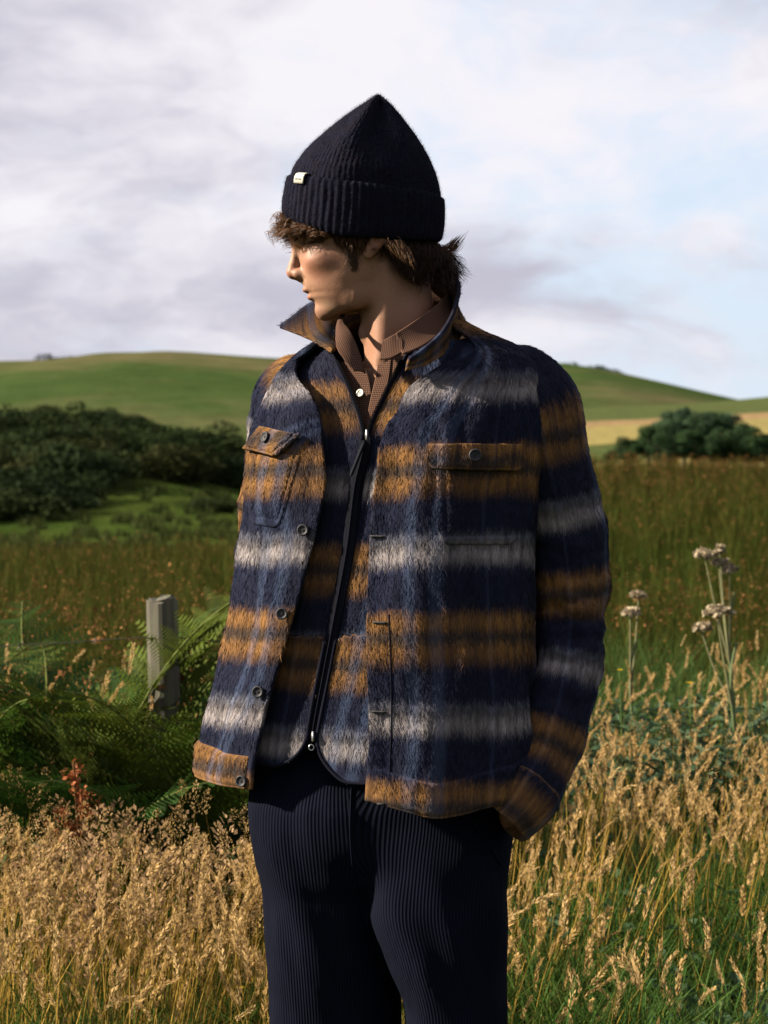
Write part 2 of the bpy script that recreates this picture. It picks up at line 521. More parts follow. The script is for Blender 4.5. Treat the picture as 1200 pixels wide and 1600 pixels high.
copse = [(985, 730, 250, .50, 2, 'small dark tree fringing the copse on its left'), (1012, 728, 250, .70, 0, 'dark green tree at the left end of the copse on the right'), (1040, 728, 256, .84, 1, 'bluish green tree second from the left in the copse'),
         (1068, 728, 262, 1.00, 3, 'tallest greyish green tree of the copse below the stubble fields'), (1100, 728, 256, .97, 1, 'bluish tree just right of the tallest in the copse'),
         (1085, 735, 238, .68, 0, 'low bright green tree in front of the tallest copse tree'), (1130, 728, 260, .93, 3, 'greyish tree at the right shoulder of the copse'),
         (1128, 738, 236, .70, 2, 'low dark tree at the front of the copse right of centre'), (1165, 730, 252, .74, 2, 'dark tree near the right end of the copse'),
         (1180, 740, 236, .60, 0, 'low green tree at the front right of the copse'), (1200, 733, 252, .58, 2, 'small dark tree at the picture edge ending the copse'),
         (1048, 738, 236, .62, 2, 'low dark tree at the front left of the copse'), (953, 722, 262, .22, 0, 'tiny bush standing alone left of the copse'), (1235, 733, 250, .5, 1, 'small tree past the right edge of the copse')]
for px, py, D, s, k, lab in copse:
    e = empty('copse_tree', P(px, py, D - CAM_D), lab, 'tree', 'trees of the copse')
    e.location = ((px-600)/3500*D, D - CAM_D, CAM_Z - (py - HORIZON)/3500*D)
    for part in tp[k]:
        o = part.copy(); COL.objects.link(o); o.parent = e; o.name = part.name.split('.')[0]
    e.scale = (s*1.4, s*1.3, s); e.rotation_euler = (0, 0, px*1.7)
# rough ground carrying the copse
bank_x = np.linspace(15, 75, 60); bank_d = np.linspace(205, 300, 20)
BX, BD = np.meshgrid(bank_x, bank_d)
bz = -6 + (CAM_Z + (HORIZON - 733)/3500*BD + 6) * sstep(0, .35, (BD-205)/95) * sstep(1, .6, (BD-205)/95) + hill_noise(BX, BD, .08, .8)
bank = mesh('copse_ground', np.stack([BX, BD-CAM_D, bz], -1).reshape(-1, 3), grid_faces(60, 20), m_ground); tag(bank, kind='structure')

far_scrub = [(92, 573, 895, 5.0, 'dark scrub clump on the far left skyline'), (110, 575, 890, 3.2, 'smaller scrub clump beside the one on the far left skyline'), (30, 578, 895, 2.6, 'faint scrub clump at the far left end of the skyline'),
             (912, 589, 895, 5.5, 'dark trees on the skyline just right of the shoulder'), (922, 598, 880, 4.0, 'dark scrub below the skyline trees right of the shoulder'), (978, 603, 890, 1.8, 'tiny scrub on the falling skyline right of the shoulder')]
for px, py, D, s, lab in far_scrub:
    o = bush_protos[0].copy(); o.name = 'scrub_clump'; COL.objects.link(o)
    o.location = ((px-600)/3500*D, D-CAM_D, CAM_Z + (HORIZON-py)/3500*D - .9); o.scale = (s*1.8, s, s*.95)
    tag(o, lab, 'scrub', 'scrub on the far skyline')
# hedge lines: low dark scrub along field edges
def hedge(pts, D, h, label, seed):
    r = np.random.default_rng(seed)
    c = crom([((px-600)/3500*D, D - CAM_D, CAM_Z + (HORIZON-py)/3500*D) for px, py in pts], 60)
    bl = [(p[0], p[1]+r.normal()*.5, p[2], 2.4, 1.6, h*r.uniform(.6, 1.2)) for p in c]
    rr = np.random.default_rng(seed)
    b = np.array(bl); n = 2600; k = rr.integers(0, len(b), n); d = rr.normal(size=(n, 3)); d /= np.linalg.norm(d, axis=1)[:, None]
    cc = b[k, :3] + d*b[k, 3:]*rr.uniform(.3, 1, (n, 1)); u = rr.normal(size=(n, 3))*.35; v = rr.normal(size=(n, 3))*.35
    V = np.stack([cc-u, cc+v, cc+u, cc-v], 1).reshape(-1, 3)
    o = mesh('hedge', V, np.arange(4*n).reshape(n, 4), m_leaf, col=np.repeat(np.array((.02, .032, .014)) + rr.random((n, 1))*.03*np.array((1, 1.1, .5)), 4, 0), smooth=False)
    tag(o, label, 'hedge')
hedge([(925, 683), (985, 678), (1030, 664), (1090, 648), (1160, 638)], 585, 1.3, 'dark hedge line between the stubble strips behind the copse', 3)
hedge([(318, 632), (350, 629), (400, 628)], 700, 1.0, 'short dark hedge on the far hill above the gorse', 4)

# ================================================================== GRASSES (stuff)
def ribbons(root, h, az, lean, width, nseg, face, droop=0.0):
    """bent tapering blades; returns V (n, nseg+1, 2, 3), tip position, tip tangent"""
    n = len(root); t = np.linspace(0, 1, nseg+1)[None]
    dx, dy = np.cos(az)[:, None], np.sin(az)[:, None]
    off = (h*lean)[:, None]*t**2
    zz = h[:, None]*(t - (lean[:, None]**2)*.28*t**2 - np.asarray(droop)*t**4)
    C = np.stack([root[:, 0:1] + dx*off, root[:, 1:2] + dy*off, root[:, 2:3] + zz], -1)
    w = width[:, None]*(1 - t**2*.92)*.5
    sx, sy = np.cos(face)[:, None]*w, np.sin(face)[:, None]*w
    side = np.stack([sx, sy, sx*0], -1)
    V = np.stack([C - side, C + side], 2)
    tan = C[:, -1] - C[:, -2]; tan /= np.linalg.norm(tan, axis=1)[:, None]
    return V, C[:, -1], tan
def ribbon_faces(n, nseg):
    b = (np.arange(n)*(nseg+1)*2)[:, None, None]; j = (np.arange(nseg)*2)[None, :, None]
    return (b + j + np.array([0, 1, 3, 2])[None, None]).reshape(-1, 4)
def blade_cols(n, nseg, ca, cb, var, r, tip=None):
    k = r.random((n, 1, 1)); base = np.array(ca)*(1-k) + np.array(cb)*k
    base = base*(1 + var*(r.random((n, 1, 1))-.5))
    c = np.broadcast_to(base, (n, nseg+1, 3)).copy()
    if tip is not None:
        tt = np.linspace(0, 1, nseg+1)[None, :, None]**1.5
        c = c*(1-tt) + np.array(tip)*tt
    return np.repeat(c[:, :, None], 2, 2).reshape(-1, 3)

def scatter(n, d0, d1, margin=.55, px=None, r=rng):
    """random ground points in the wedge the camera sees (plus a margin for a step aside)"""
    D = np.sqrt(r.uniform(d0**2, d1**2, n))
    if px is None:
        X = r.uniform(-1, 1, n)*(.176*D + margin)
    else:
        X = (r.uniform(px[0], px[1], n) - 600)/3500*D
    return np.stack([X, D - CAM_D, ground_z(X, D)], -1), D

def clear_person(p):   # keep stems out of the trouser legs
    return ~((np.abs(p[:, 0]) < .22) & (p[:, 1] > -.30) & (p[:, 1] < .28))

m_grass = vcol_mat('green_grass', .75, .40, .35, 25.0, .08)
m_straw = vcol_mat('dry_grass', .85, .42, .25, 60.0, .06)
m_rush = vcol_mat('rush_stems', .9, .2, .3, 20.0, .03)

# --- green blades
ac = Acc()
def add_blades(n, d0, d1, hmin, hmax, wid, ca, cb, nseg=3, px=None, lean=(.15, .75), tip=None, clump=0, r=rng, acc=ac):
    p, D = scatter(n, d0, d1, px=px, r=r)
    if clump:
        p2, _ = scatter(max(1, n//clump), d0, d1, px=px, r=r)
        p = p2[r.integers(0, len(p2), n)] + np.c_[r.normal(size=(n, 2))*.055, np.zeros(n)]
        p[:, 2] = ground_z(p[:, 0], p[:, 1]+CAM_D)
    p = p[clear_person(p)]; n = len(p); p[:, 2] -= .02
    h = r.uniform(hmin, hmax, n)*(.8 + .4*fbm(p*[1.3, 1.3, 0], 2))
    V, tip_, tan = ribbons(p, h, r.uniform(0, 6.28, n), r.uniform(*lean, n), wid*r.uniform(.6, 1.4, n), nseg, r.uniform(0, 3.14, n), r.uniform(0, .25, (n, 1)))
    acc.add(V.reshape(-1, 3), ribbon_faces(n, nseg), blade_cols(n, nseg, ca, cb, .6, r, tip))
    return tip_, tan
G1, G2 = (.026, .062, .008), (.072, .104, .016)
add_blades(5000, 3.0, 3.9, .18, .36, .006, G1, G2)
add_blades(22000, 3.9, 6.2, .24, .50, .006, G1, G2, clump=14)
add_blades(9000, 3.9, 6.0, .22, .46, .005, (.07, .085, .02), (.15, .115, .03))
add_blades(12000, 6.0, 9.5, .30, .60, .008, (.028, .058, .011), (.06, .085, .018), clump=10)
add_blades(11000, 3.9, 5.6, .25, .50, .008, (.028, .072, .012), (.06, .11, .022), px=(790, 1330))
add_blades(7000, 6.2, 9.5, .45, .82, .008, (.030, .064, .014), (.06, .095, .024), px=(860, 1330), clump=20)
grass = ac.build('meadow_grass', m_grass, smooth=False)
tag(grass, 'green grass blades of the meadow around the legs', 'grass', kind='stuff')

# --- dry seeding grass: gold stems and feathery heads
def head_template(k, seed):
    """spikelets as small kites round an axis, unit length; returns V (m,4,3)"""
    r = np.random.default_rng(seed); out = []
    m = 34 if k == 0 else 46
    for i in range(m):
        tt = (i+.5)/m; a = i*2.4 + r.normal()*.3
        if k == 0:      # tight spike
            rad = .075*np.sin(np.pi*min(1, tt*.9+.1))**.6; ln = .16; sp = .55
            o = np.array([np.cos(a)*rad*.4, np.sin(a)*rad*.4, tt*.9])
        else:           # loose one-sided plume
            rad = .20*np.sin(np.pi*(tt*.85+.12)); ln = .085; sp = 1.0
            q = r.random()**.6
            o = np.array([np.cos(a)*rad*q, np.sin(a)*rad*q, tt*.85 + rad*q*.5])
        d = np.array([np.cos(a)*sp, np.sin(a)*sp, 1.0]); d /= np.linalg.norm(d)
        s = np.cross(d, r.normal(size=3)); s /= np.linalg.norm(s)
        L = ln*r.uniform(.7, 1.3); w = (.034 if k == 0 else .020)*r.uniform(.7, 1.4)
        out.append([o, o + d*L*.45 + s*w, o + d*L, o + d*L*.45 - s*w])
    return np.array(out)
TEMPL = [head_template(0, s) for s in range(5)] + [head_template(1, s) for s in range(5, 10)]
def add_heads(acc, tip, tan, length, fat, kind, ca, cb, r, bend=.5):
    n = len(tip)
    for k in range(5):
        sel = np.arange(n) % 5 == k
        T = TEMPL[k + 5*kind]; m = len(T); q = sel.sum()
        if not q: continue
        tn, tp_, L, f = tan[sel], tip[sel], length[sel], fat[sel]
        a = np.cross(tn, r.normal(size=(q, 3))); a /= np.linalg.norm(a, axis=1)[:, None]; b = np.cross(tn, a)
        l = T.reshape(-1, 3)
        zb = l[:, 2]
        bx = l[:, 0][None]*f[:, None] + (r.uniform(-bend, bend, (q, 1)))*zb[None]**2
        V = tp_[:, None] + (a[:, None]*bx[..., None] + b[:, None]*(l[:, 1][None]*f[:, None])[..., None] + tn[:, None]*zb[None, :, None])*L[:, None, None]
        V = V - tn[:, None]*(L*.25)[:, None, None]
        kx = r.random((q, 1, 1)); col = (np.array(ca)*(1-kx) + np.array(cb)*kx)*(.8+.4*r.random((q, m, 1)))
        acc.add(V.reshape(-1, 3), np.arange(q*m*4).reshape(-1, 4), np.repeat(col.reshape(-1, 3), 4, 0))
ad = Acc()
def add_straw(n, d0, d1, hmin, hmax, px=None, kind=0, hl=(.045, .085), ca=(.285, .178, .064), cb=(.40, .275, .125), r=rng, stem=(.29, .185, .040), fat=(.6, 1.1), keep=None, lean=(.02, .35)):
    p, D = scatter(n, d0, d1, px=px, r=r)
    ok = clear_person(p)
    if keep is not None: ok &= keep(p, D)
    p = p[ok]; n = len(p)
    h = r.uniform(hmin, hmax, n)*(.85+.3*fbm(p*[1.1, 1.1, 0]+3, 2))
    V, tip, tan = ribbons(p, h, r.normal(.3, 1.2, n), r.uniform(*lean, n), .0030*r.uniform(.8, 1.3, n), 4, r.uniform(0, 3.14, n), r.uniform(0, .04, (n, 1)))
    wmin = np.maximum(1, 0)
    ad.add(V.reshape(-1, 3), ribbon_faces(n, 4), blade_cols(n, 4, stem, tuple(k*1.35 for k in stem), .4, r))
    tan = tan + r.normal(size=tan.shape)*.22; tan /= np.linalg.norm(tan, axis=1)[:, None]
    add_heads(ad, tip, tan, r.uniform(*hl, n), r.uniform(*fat, n), kind, ca, cb, r)
patch = lambda p, D: fbm(p*[1.6, 1.6, 0] + 11, 2) > .40
add_straw(430, 3.95, 4.75, .34, .56, px=(-150, 430), kind=0)
add_straw(220, 4.4, 5.0, .40, .63, px=(-150, 430), kind=1, keep=patch)
add_straw(150, 4.1, 4.8, .40, .60, px=(-150, 430), kind=1, ca=(.29, .185, .072), cb=(.37, .25, .12))
add_straw(330, 4.0, 5.0, .30, .50, px=(380, 860))
add_straw(430, 4.55, 5.9, .42, .66, px=(760, 1330), kind=0, hl=(.04, .08))
add_straw(110, 4.8, 6.4, .46, .70, px=(800, 1330), kind=1, keep=patch)
add_straw(90, 3.95, 4.6, .26, .45, px=(780, 1330), kind=0)
add_straw(220, 6.0, 7.6, .45, .75, px=(840, 1330), kind=0, keep=patch)
add_straw(60, 5.2, 6.6, .55, .85, px=(-100, 380), kind=0)
# airy pinkish bent-grass haze on the left
n = 60; p, D = scatter(n, 4.15, 4.75, px=(-120, 330)); h = rng.uniform(.36, .56, n)
V, tip, tan = ribbons(p, h, rng.uniform(0, 6.28, n), rng.uniform(0, .3, n), np.full(n, .002), 3, rng.uniform(0, 3.14, n))
ad.add(V.reshape(-1, 3), ribbon_faces(n, 3), blade_cols(n, 3, (.22, .12, .06), (.28, .18, .09), .4, rng))
add_heads(ad, tip, tan, rng.uniform(.11, .17, n), np.full(n, 1.1), 1, (.25, .155, .08), (.32, .21, .115), rng)
dry = ad.build('dry_seed_grass', m_straw, smooth=False)
tag(dry, 'golden dry grass stems with feathery seed heads', 'grass', kind='stuff')

# --- rushes behind the fence: olive stems with brown seed clusters near the tip
ar = Acc()
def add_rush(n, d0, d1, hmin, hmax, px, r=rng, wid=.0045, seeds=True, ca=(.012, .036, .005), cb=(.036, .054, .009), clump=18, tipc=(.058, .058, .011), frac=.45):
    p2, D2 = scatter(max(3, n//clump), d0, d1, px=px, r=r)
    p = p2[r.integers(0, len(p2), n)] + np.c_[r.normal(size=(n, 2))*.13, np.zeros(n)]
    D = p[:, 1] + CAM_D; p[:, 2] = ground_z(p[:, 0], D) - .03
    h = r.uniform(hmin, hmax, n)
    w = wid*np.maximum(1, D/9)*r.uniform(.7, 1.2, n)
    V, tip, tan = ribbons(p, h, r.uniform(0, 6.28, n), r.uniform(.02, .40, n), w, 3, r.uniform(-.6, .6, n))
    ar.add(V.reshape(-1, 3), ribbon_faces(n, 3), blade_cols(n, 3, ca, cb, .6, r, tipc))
    s = r.random(n) < frac; q = s.sum(); c = tip[s] - tan[s]*(h[s]*.10)[:, None] + r.normal(size=(q, 3))*.008
    sc = (.005 + .008*r.random(q))*np.maximum(1, D[s]/22)
    kk = 5
    cc = np.repeat(c, kk, 0) + r.normal(size=(q*kk, 3))*np.repeat(sc, kk)[:, None]*1.1
    u = r.normal(size=(q*kk, 3))*np.repeat(sc, kk)[:, None]*.34; v = r.normal(size=(q*kk, 3))*np.repeat(sc, kk)[:, None]*.34
    kx = r.random((q, 1)); col = np.array((.075, .030, .011))*(1-kx) + np.array((.23, .115, .045))*kx
    ar.add(np.stack([cc-u, cc+v, cc+u, cc-v], 1).reshape(-1, 3), np.arange(q*kk*4).reshape(-1, 4), np.repeat(col, kk*4, 0))
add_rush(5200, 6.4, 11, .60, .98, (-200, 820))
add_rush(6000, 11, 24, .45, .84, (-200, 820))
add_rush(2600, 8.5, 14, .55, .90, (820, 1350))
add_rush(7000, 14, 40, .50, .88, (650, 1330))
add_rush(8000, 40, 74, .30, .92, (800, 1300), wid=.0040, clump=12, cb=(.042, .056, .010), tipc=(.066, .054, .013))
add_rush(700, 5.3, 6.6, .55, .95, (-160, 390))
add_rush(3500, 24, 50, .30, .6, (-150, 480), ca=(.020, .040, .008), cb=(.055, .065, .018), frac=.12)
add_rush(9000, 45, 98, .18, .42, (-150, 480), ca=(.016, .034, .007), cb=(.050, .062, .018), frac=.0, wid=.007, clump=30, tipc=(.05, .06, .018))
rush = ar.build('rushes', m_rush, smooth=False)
tag(rush, 'olive rushes with brown seed clusters filling the field beyond the fence', 'rushes', kind='stuff')

# ================================================================== BRACKEN, HERBS, FENCE
m_fern = vcol_mat('bracken_leaf', .8, .3, .3, 40.0, .08)
def frond(L, r, col):
    """one bracken frond lying along +X arching up: rachis + opposite pinnae with leaflets; returns V,F,C"""
    ac = Acc(); n = 23
    s = np.linspace(0, 1, 24)
    C = np.stack([L*(s*.20 + .34*s**2.2), L*.05*np.sin(s*3), L*(s*1.08 - .30*s**3)], 1)
    V, F = tube(C, np.linspace(.004, .0012, 24)*L/.8, 4); ac.add(V, F, (.10, .12, .03))
    for i in range(n):
        tt = .24 + .75*(i/(n-1))
        o = np.array([np.interp(tt, s, C[:, k]) for k in range(3)]); d = np.array([np.interp(min(1, tt+.02), s, C[:, k]) for k in range(3)]) - np.array([np.interp(tt-.02, s, C[:, k]) for k in range(3)]); d /= np.linalg.norm(d)
        pl = L*.235*np.sin(np.pi*min(1, (1.04-tt)*1.15))**.9*(1.05-tt)**.35 + .01
        for sd in (-1, 1):
            side = np.array([0, sd, 0]); ax = side*.86 + d*.45 + np.array([0, 0, -.10]); ax /= np.linalg.norm(ax)
            up = np.cross(ax, d)*sd; up /= np.linalg.norm(up); w = np.cross(up, ax)
            m = 12; cc = np.array(col)*r.uniform(.6, 1.5); ax = ax + r.normal(size=3)*.10; pl = pl*r.uniform(.85, 1.12)
            q = (np.arange(m)+.6)/m
            for e in (-1, 1):
                b0 = o + ax*(pl*q)[:, None] - up*(.10*pl*q**2)[:, None]
                ll = pl*.17*(1-q)**.6*1.15 + .003
                dirn = w*e*.9 + ax*.45
                ww = pl/m*.34
                V = np.stack([b0 - ax*ww, b0 + dirn*ll[:, None]*.55 - ax*ww*.6, b0 + dirn*ll[:, None], b0 + dirn*ll[:, None]*.6 + ax*ww*.7, b0 + ax*ww], 1)
                ac.add(V.reshape(-1, 3), np.arange(m*5).reshape(m, 5), cc)
    return ac
fern_mesh = []
for k in range(6):
    r = np.random.default_rng(300+k)
    o = frond(r.uniform(.75, .95), r, [(.018, .046, .007), (.026, .056, .008), (.016, .040, .008), (.032, .060, .008), (.022, .052, .010), (.042, .058, .007)][k]).build('frond', m_fern, smooth=False)
    COL.objects.unlink(o); fern_mesh.append(o)
ferns = [(35, 5.9, 1.05, 'bracken fern at the left picture edge below the rushes'), (95, 5.6, 1.12, 'tall bracken fern second from the left picture edge'), (140, 5.25, .95, 'bracken fern low in front of the tall left one'),
         (185, 5.5, 1.12, 'bracken fern midway between picture edge and fence post'), (215, 5.3, 1.0, 'bracken fern with clear comb-like fronds left of the post'), (268, 5.40, .95, 'bracken fern growing in front of the fence post'), (238, 5.45, .98, 'bracken fern brushing the left side of the fence post'),
         (300, 5.45, .9, 'bracken fern just right of the fence post'), (60, 5.2, .85, 'low bracken fern at the lower left above the dry grass'), (330, 5.4, .95, 'bracken fern beside the hanging jacket front'),
         (-60, 5.6, 1.05, 'bracken fern cut by the left picture edge'), (195, 5.0, .7, 'small bracken fern nearest the dry grass'), (365, 5.9, .95, 'bracken fern half hidden behind the jacket'), (120, 6.2, 1.1, 'bracken fern at the back by the wire'), (20, 5.0, .62, 'short bracken fern by the dry grass at the far left')]
for px, D, s, lab in ferns:
    X = (px-600)/3500*D
    e = empty('bracken_fern', (X, D-CAM_D, float(ground_z(X, D))-.01), lab, 'fern', 'bracken by the fence')
    nf = rng.integers(4, 6); a0 = rng.uniform(0, 6.28)
    for k in range(nf):
        o = fern_mesh[rng.integers(6)].copy(); o.name = 'frond'; COL.objects.link(o); o.parent = e
        sc = s*rng.uniform(1.0, 1.32)
        o.rotation_euler = (rng.normal()*.16, rng.uniform(-.12, .22), a0 + k*6.28/nf + rng.normal()*.3); o.scale = (sc, sc, sc)

# --- fence post and wire
m_wood, t, bs = material('weathered_wood')
oc = t.n('ShaderNodeTexCoord').outputs['Object']
gr = t.noise(t.vmath('MULTIPLY', oc, (60, 60, 2.5)), 1.0, 5, .6)
c = t.ramp(gr, [(.3, (.020, .018, .012)), (.5, (.048, .043, .030)), (.7, (.080, .071, .050))])
c = t.mix(t.maprange(t.noise(oc, 14, 4), .55, .7, 0, .6), c, (.06, .075, .035))
t.put(bs.inputs['Base Color'], c); bs.inputs['Roughness'].default_value = .9; bump(t, bs, gr, .6, .004)
bm = bmesh.new(); bmesh.ops.create_cone(bm, cap_ends=True, segments=20, radius1=.040, radius2=.038, depth=1.25)
bmesh.ops.bevel(bm, geom=[e for e in bm.edges if all(v.co.z > .6 for v in e.verts)], offset=.006, segments=2, affect='EDGES')
me = bpy.data.meshes.new('post_shaft')
for v in bm.verts:      # split, slightly squared and weathered
    v.co.x *= 1 + .10*math.cos(4*math.atan2(v.co.y, v.co.x)) + random.uniform(-.02, .02)
    if v.co.z > .6: v.co.z += .006*math.sin(v.co.x*90) + random.uniform(-.003, .003)
bm.to_mesh(me); bm.free(); me.materials.append(m_wood)
PD = 5.65; pxw = (262-600)/3500*PD
post = bpy.data.objects.new('fence_post', me); COL.objects.link(post)
post.location = (pxw, PD-CAM_D, CAM_Z - (933-HORIZON)/3500*PD - .625); post.rotation_euler = (.02, -.03, .4)
tag(post, 'weathered round wooden fence post standing among bracken', 'fence post')
m_wire = simple('rusty_wire', (.06, .05, .045), .55, .6, .4, 80)
aw = Acc()
wy = PD - CAM_D
for dz in (.10, .42):
    zt = CAM_Z - (933-HORIZON)/3500*PD - dz
    pts = [(pxw - 2.2, wy - .35, zt - .02), (pxw - 1.1, wy-.18, zt - .05), (pxw - .3, wy-.08, zt-.012), (pxw, wy-.046, zt), (pxw + .3, wy-.04, zt - .04), (pxw + .62, wy-.02, zt - .20)]
    C = crom(pts, 80); V, F = tube(C, .0011, 5); aw.add(V, F)
    for q in np.arange(6, 78, 5):
        for k in range(2):
            a = rng.normal(size=3); a /= np.linalg.norm(a); V, F = tube(C[q] + np.linspace(-.012, .012, 3)[:, None]*a, .0011, 4); aw.add(V, F)
    V, F = tube(C[[37, 38]] if False else np.array([[pxw-.05, wy-.043, zt], [pxw+.05, wy-.043, zt]]), .0022, 6); aw.add(V, F)
wire = aw.build('barbed_wire', m_wire); tag(wire, 'rusty barbed wire strung past the fence post', 'wire')

# --- umbellifers on the right
m_umb = vcol_mat('umbel', .8, .2, .2, 60, .1)
def umbellifer(px, D, H, label, seed, heads):
    r = np.random.default_rng(seed); X = (px-600)/3500*D; g = float(ground_z(X, D))
    e = empty('hogweed', (X, D-CAM_D, g), label, 'wildflower', 'gone-over hogweeds on the right')
    st = Acc(); C = crom([(0, 0, -.03), (.02, 0, H*.4), (0, .01, H*.75), (.015, 0, H*.86)], 14)
    V, F = tube(C, np.linspace(.007, .0045, 14), 6); st.add(V, F, (.10, .13, .06))
    for (hx, hy, hz, w) in heads:
        top = np.array([hx, hy, hz]); b = np.array([0, 0, H*.66])
        V, F = tube(crom([b, b*.4+top*.6+[0, 0, -.03], top - [0, 0, w*.45]], 8), np.linspace(.004, .0025, 8), 5); st.add(V, F, (.14, .14, .07))
    st.build('stem', m_umb, e)
    for (hx, hy, hz, w) in heads:
        hd = Acc(); b = np.array([hx, hy, hz-w*.45]); n = 16
        for i in range(n):
            rr = w*.5*math.sqrt((i+.5)/n); a = i*2.4
            tp_ = np.array([hx+rr*math.cos(a), hy+rr*math.sin(a), hz - (rr/w)**2*w*.9 + r.normal()*.003])
            V, F = tube(np.array([b, (b+tp_)/2+[0, 0, .004], tp_]), .0012, 3); hd.add(V, F, (.20, .18, .09))
            m = 26; d = r.normal(size=(m, 3))*np.array([1, 1, .45])*w*.085; c = tp_ + d
            u = r.normal(size=(m, 3))*.0042; v = r.normal(size=(m, 3))*.0042
            hd.add(np.stack([c-u, c+v, c+u, c-v], 1).reshape(-1, 3), np.arange(m*4).reshape(m, 4), np.repeat(np.array((.30, .245, .165))*r.uniform(.75, 1.3, (m, 1)), 4, 0))
        hd.build('flower_head', m_umb, e, smooth=False)
    for i in range(5):
        lf = Acc()
        a = r.uniform(0, 6.28); zz = H*r.uniform(.1, .45); L = r.uniform(.18, .3)
        for j in range(7):
            q = (j+1)/7; o = np.array([math.cos(a)*L*q, math.sin(a)*L*q, zz + L*.5*q - L*.45*q*q])
            for sd in (-1, 1):
                dd = np.array([math.cos(a+sd*1.0), math.sin(a+sd*1.0), -.1])*L*.34*(1.1-q); nn = np.array([math.cos(a), math.sin(a), .2])*L*.09
                lf.add([o, o+dd*.5+nn, o+dd, o+dd*.5-nn], [[0, 1, 2, 3]], np.array((.06, .10, .035))*r.uniform(.7, 1.4))
        lf.build('leaf', m_umb, e, smooth=False)
umbellifer(1140, 7.0, 1.10, 'tall gone-over hogweed with flat cream heads on the right', 5, [(-.075, 0, 1.075, .065), (-.03, .02, 1.045, .04), (.0, 0, 1.025, .045), (-.035, -.03, 1.085, .022)])
umbellifer(1143, 6.75, .94, 'shorter hogweed with one domed cream head below the tall one', 6, [(-.045, -.02, .915, .075), (-.085, .03, .86, .05)])
umbellifer(985, 6.9, .93, 'small hogweed beside the sleeve with a closed tan head', 7, [(.0, 0, .90, .05), (.03, .04, .95, .04)])

# --- broad-leaved herb patches on the right (nobody could count the leaves)
ah = Acc()
def herb(n, px0, px1, d0, d1, h0, h1, L0, L1, ca, cb, r=rng):
    p, D = scatter(n, d0, d1, px=(px0, px1), r=r)
    p[:, 2] += r.uniform(h0, h1, n)
    a = r.uniform(0, 6.28, n); el = r.uniform(-.5, .6, n); L = r.uniform(L0, L1, n)
    d = np.stack([np.cos(a)*np.cos(el), np.sin(a)*np.cos(el), np.sin(el)], 1)*L[:, None]; s = np.stack([-np.sin(a), np.cos(a), r.normal(size=n)*.3], 1)*(L*.26)[:, None]
    up = np.array([0, 0, 1.])*(L*.10)[:, None]
    V = np.stack([p, p+d*.35+s+up, p+d*.75+s*.8, p+d-up*1.5, p+d*.75-s*.8, p+d*.35-s+up], 1).reshape(-1, 3)
    b = np.arange(n)[:, None]*6
    k = r.random((n, 1)); col = np.repeat((np.array(ca)*(1-k)+np.array(cb)*k), 6, 0)
    ah.add(V, np.concatenate([b+[0, 1, 2, 3], b+[0, 3, 4, 5]]), col)
herb(2400, 850, 1260, 5.9, 7.4, .25, .60, .03, .065, (.030, .058, .028), (.062, .095, .054))
herb(900, 1010, 1300, 3.95, 4.5, .08, .30, .035, .07, (.024, .052, .028), (.044, .076, .04))
herb(900, 820, 1300, 4.6, 6.0, .12, .38, .03, .06, (.028, .056, .025), (.05, .082, .038))
herb(1200, -100, 400, 5.0, 6.3, .1, .5, .04, .09, (.024, .046, .016), (.044, .068, .022))
hb = ah.build('herb_leaves', m_fern, smooth=False); tag(hb, 'low broad-leaved green herbs among the grass', 'herbs', kind='stuff')

# --- rust-red dock seed head on the left, a few yellow flowers
def dock(px, D, H, label, seed):
    r = np.random.default_rng(seed); X = (px-600)/3500*D
    e = empty('dock_plant', (X, D-CAM_D, float(ground_z(X, D))), label, 'wildflower')
    st = Acc(); hd = Acc(); C = crom([(0, 0, -.02), (.01, 0, H*.5), (-.01, 0, H)], 12); V, F = tube(C, np.linspace(.004, .002, 12), 5); st.add(V, F, (.14, .08, .03))
    for i in range(9):
        z0 = H*(.72+.03*i); a = r.uniform(0, 6.28); L = .085*(1.1-i/10)
        tp_ = np.array([math.cos(a)*L*.7, math.sin(a)*L*.7, z0+L*.75]); V, F = tube(np.array([[0, 0, z0], tp_*.5+np.array([0, 0, z0*.5]), tp_]), .0013, 3); st.add(V, F, (.2, .09, .03))
        m = 34; q = r.random((m, 1)); c = np.array([0, 0, z0])*(1-q)+tp_*q + r.normal(size=(m, 3))*.007; u = r.normal(size=(m, 3))*.0036; v = r.normal(size=(m, 3))*.0036
        hd.add(np.stack([c-u, c+v, c+u, c-v], 1).reshape(-1, 3), np.arange(m*4).reshape(m, 4), np.repeat(np.array((.20, .062, .023))*r.uniform(.5, 1.5, (m, 1)), 4, 0))
    st.build('stem', m_umb, e); hd.build('seed_head', m_umb, e, smooth=False)
dock(122, 4.75, .70, 'dock plant with a rust-red seed cluster above the dry grass', 1)
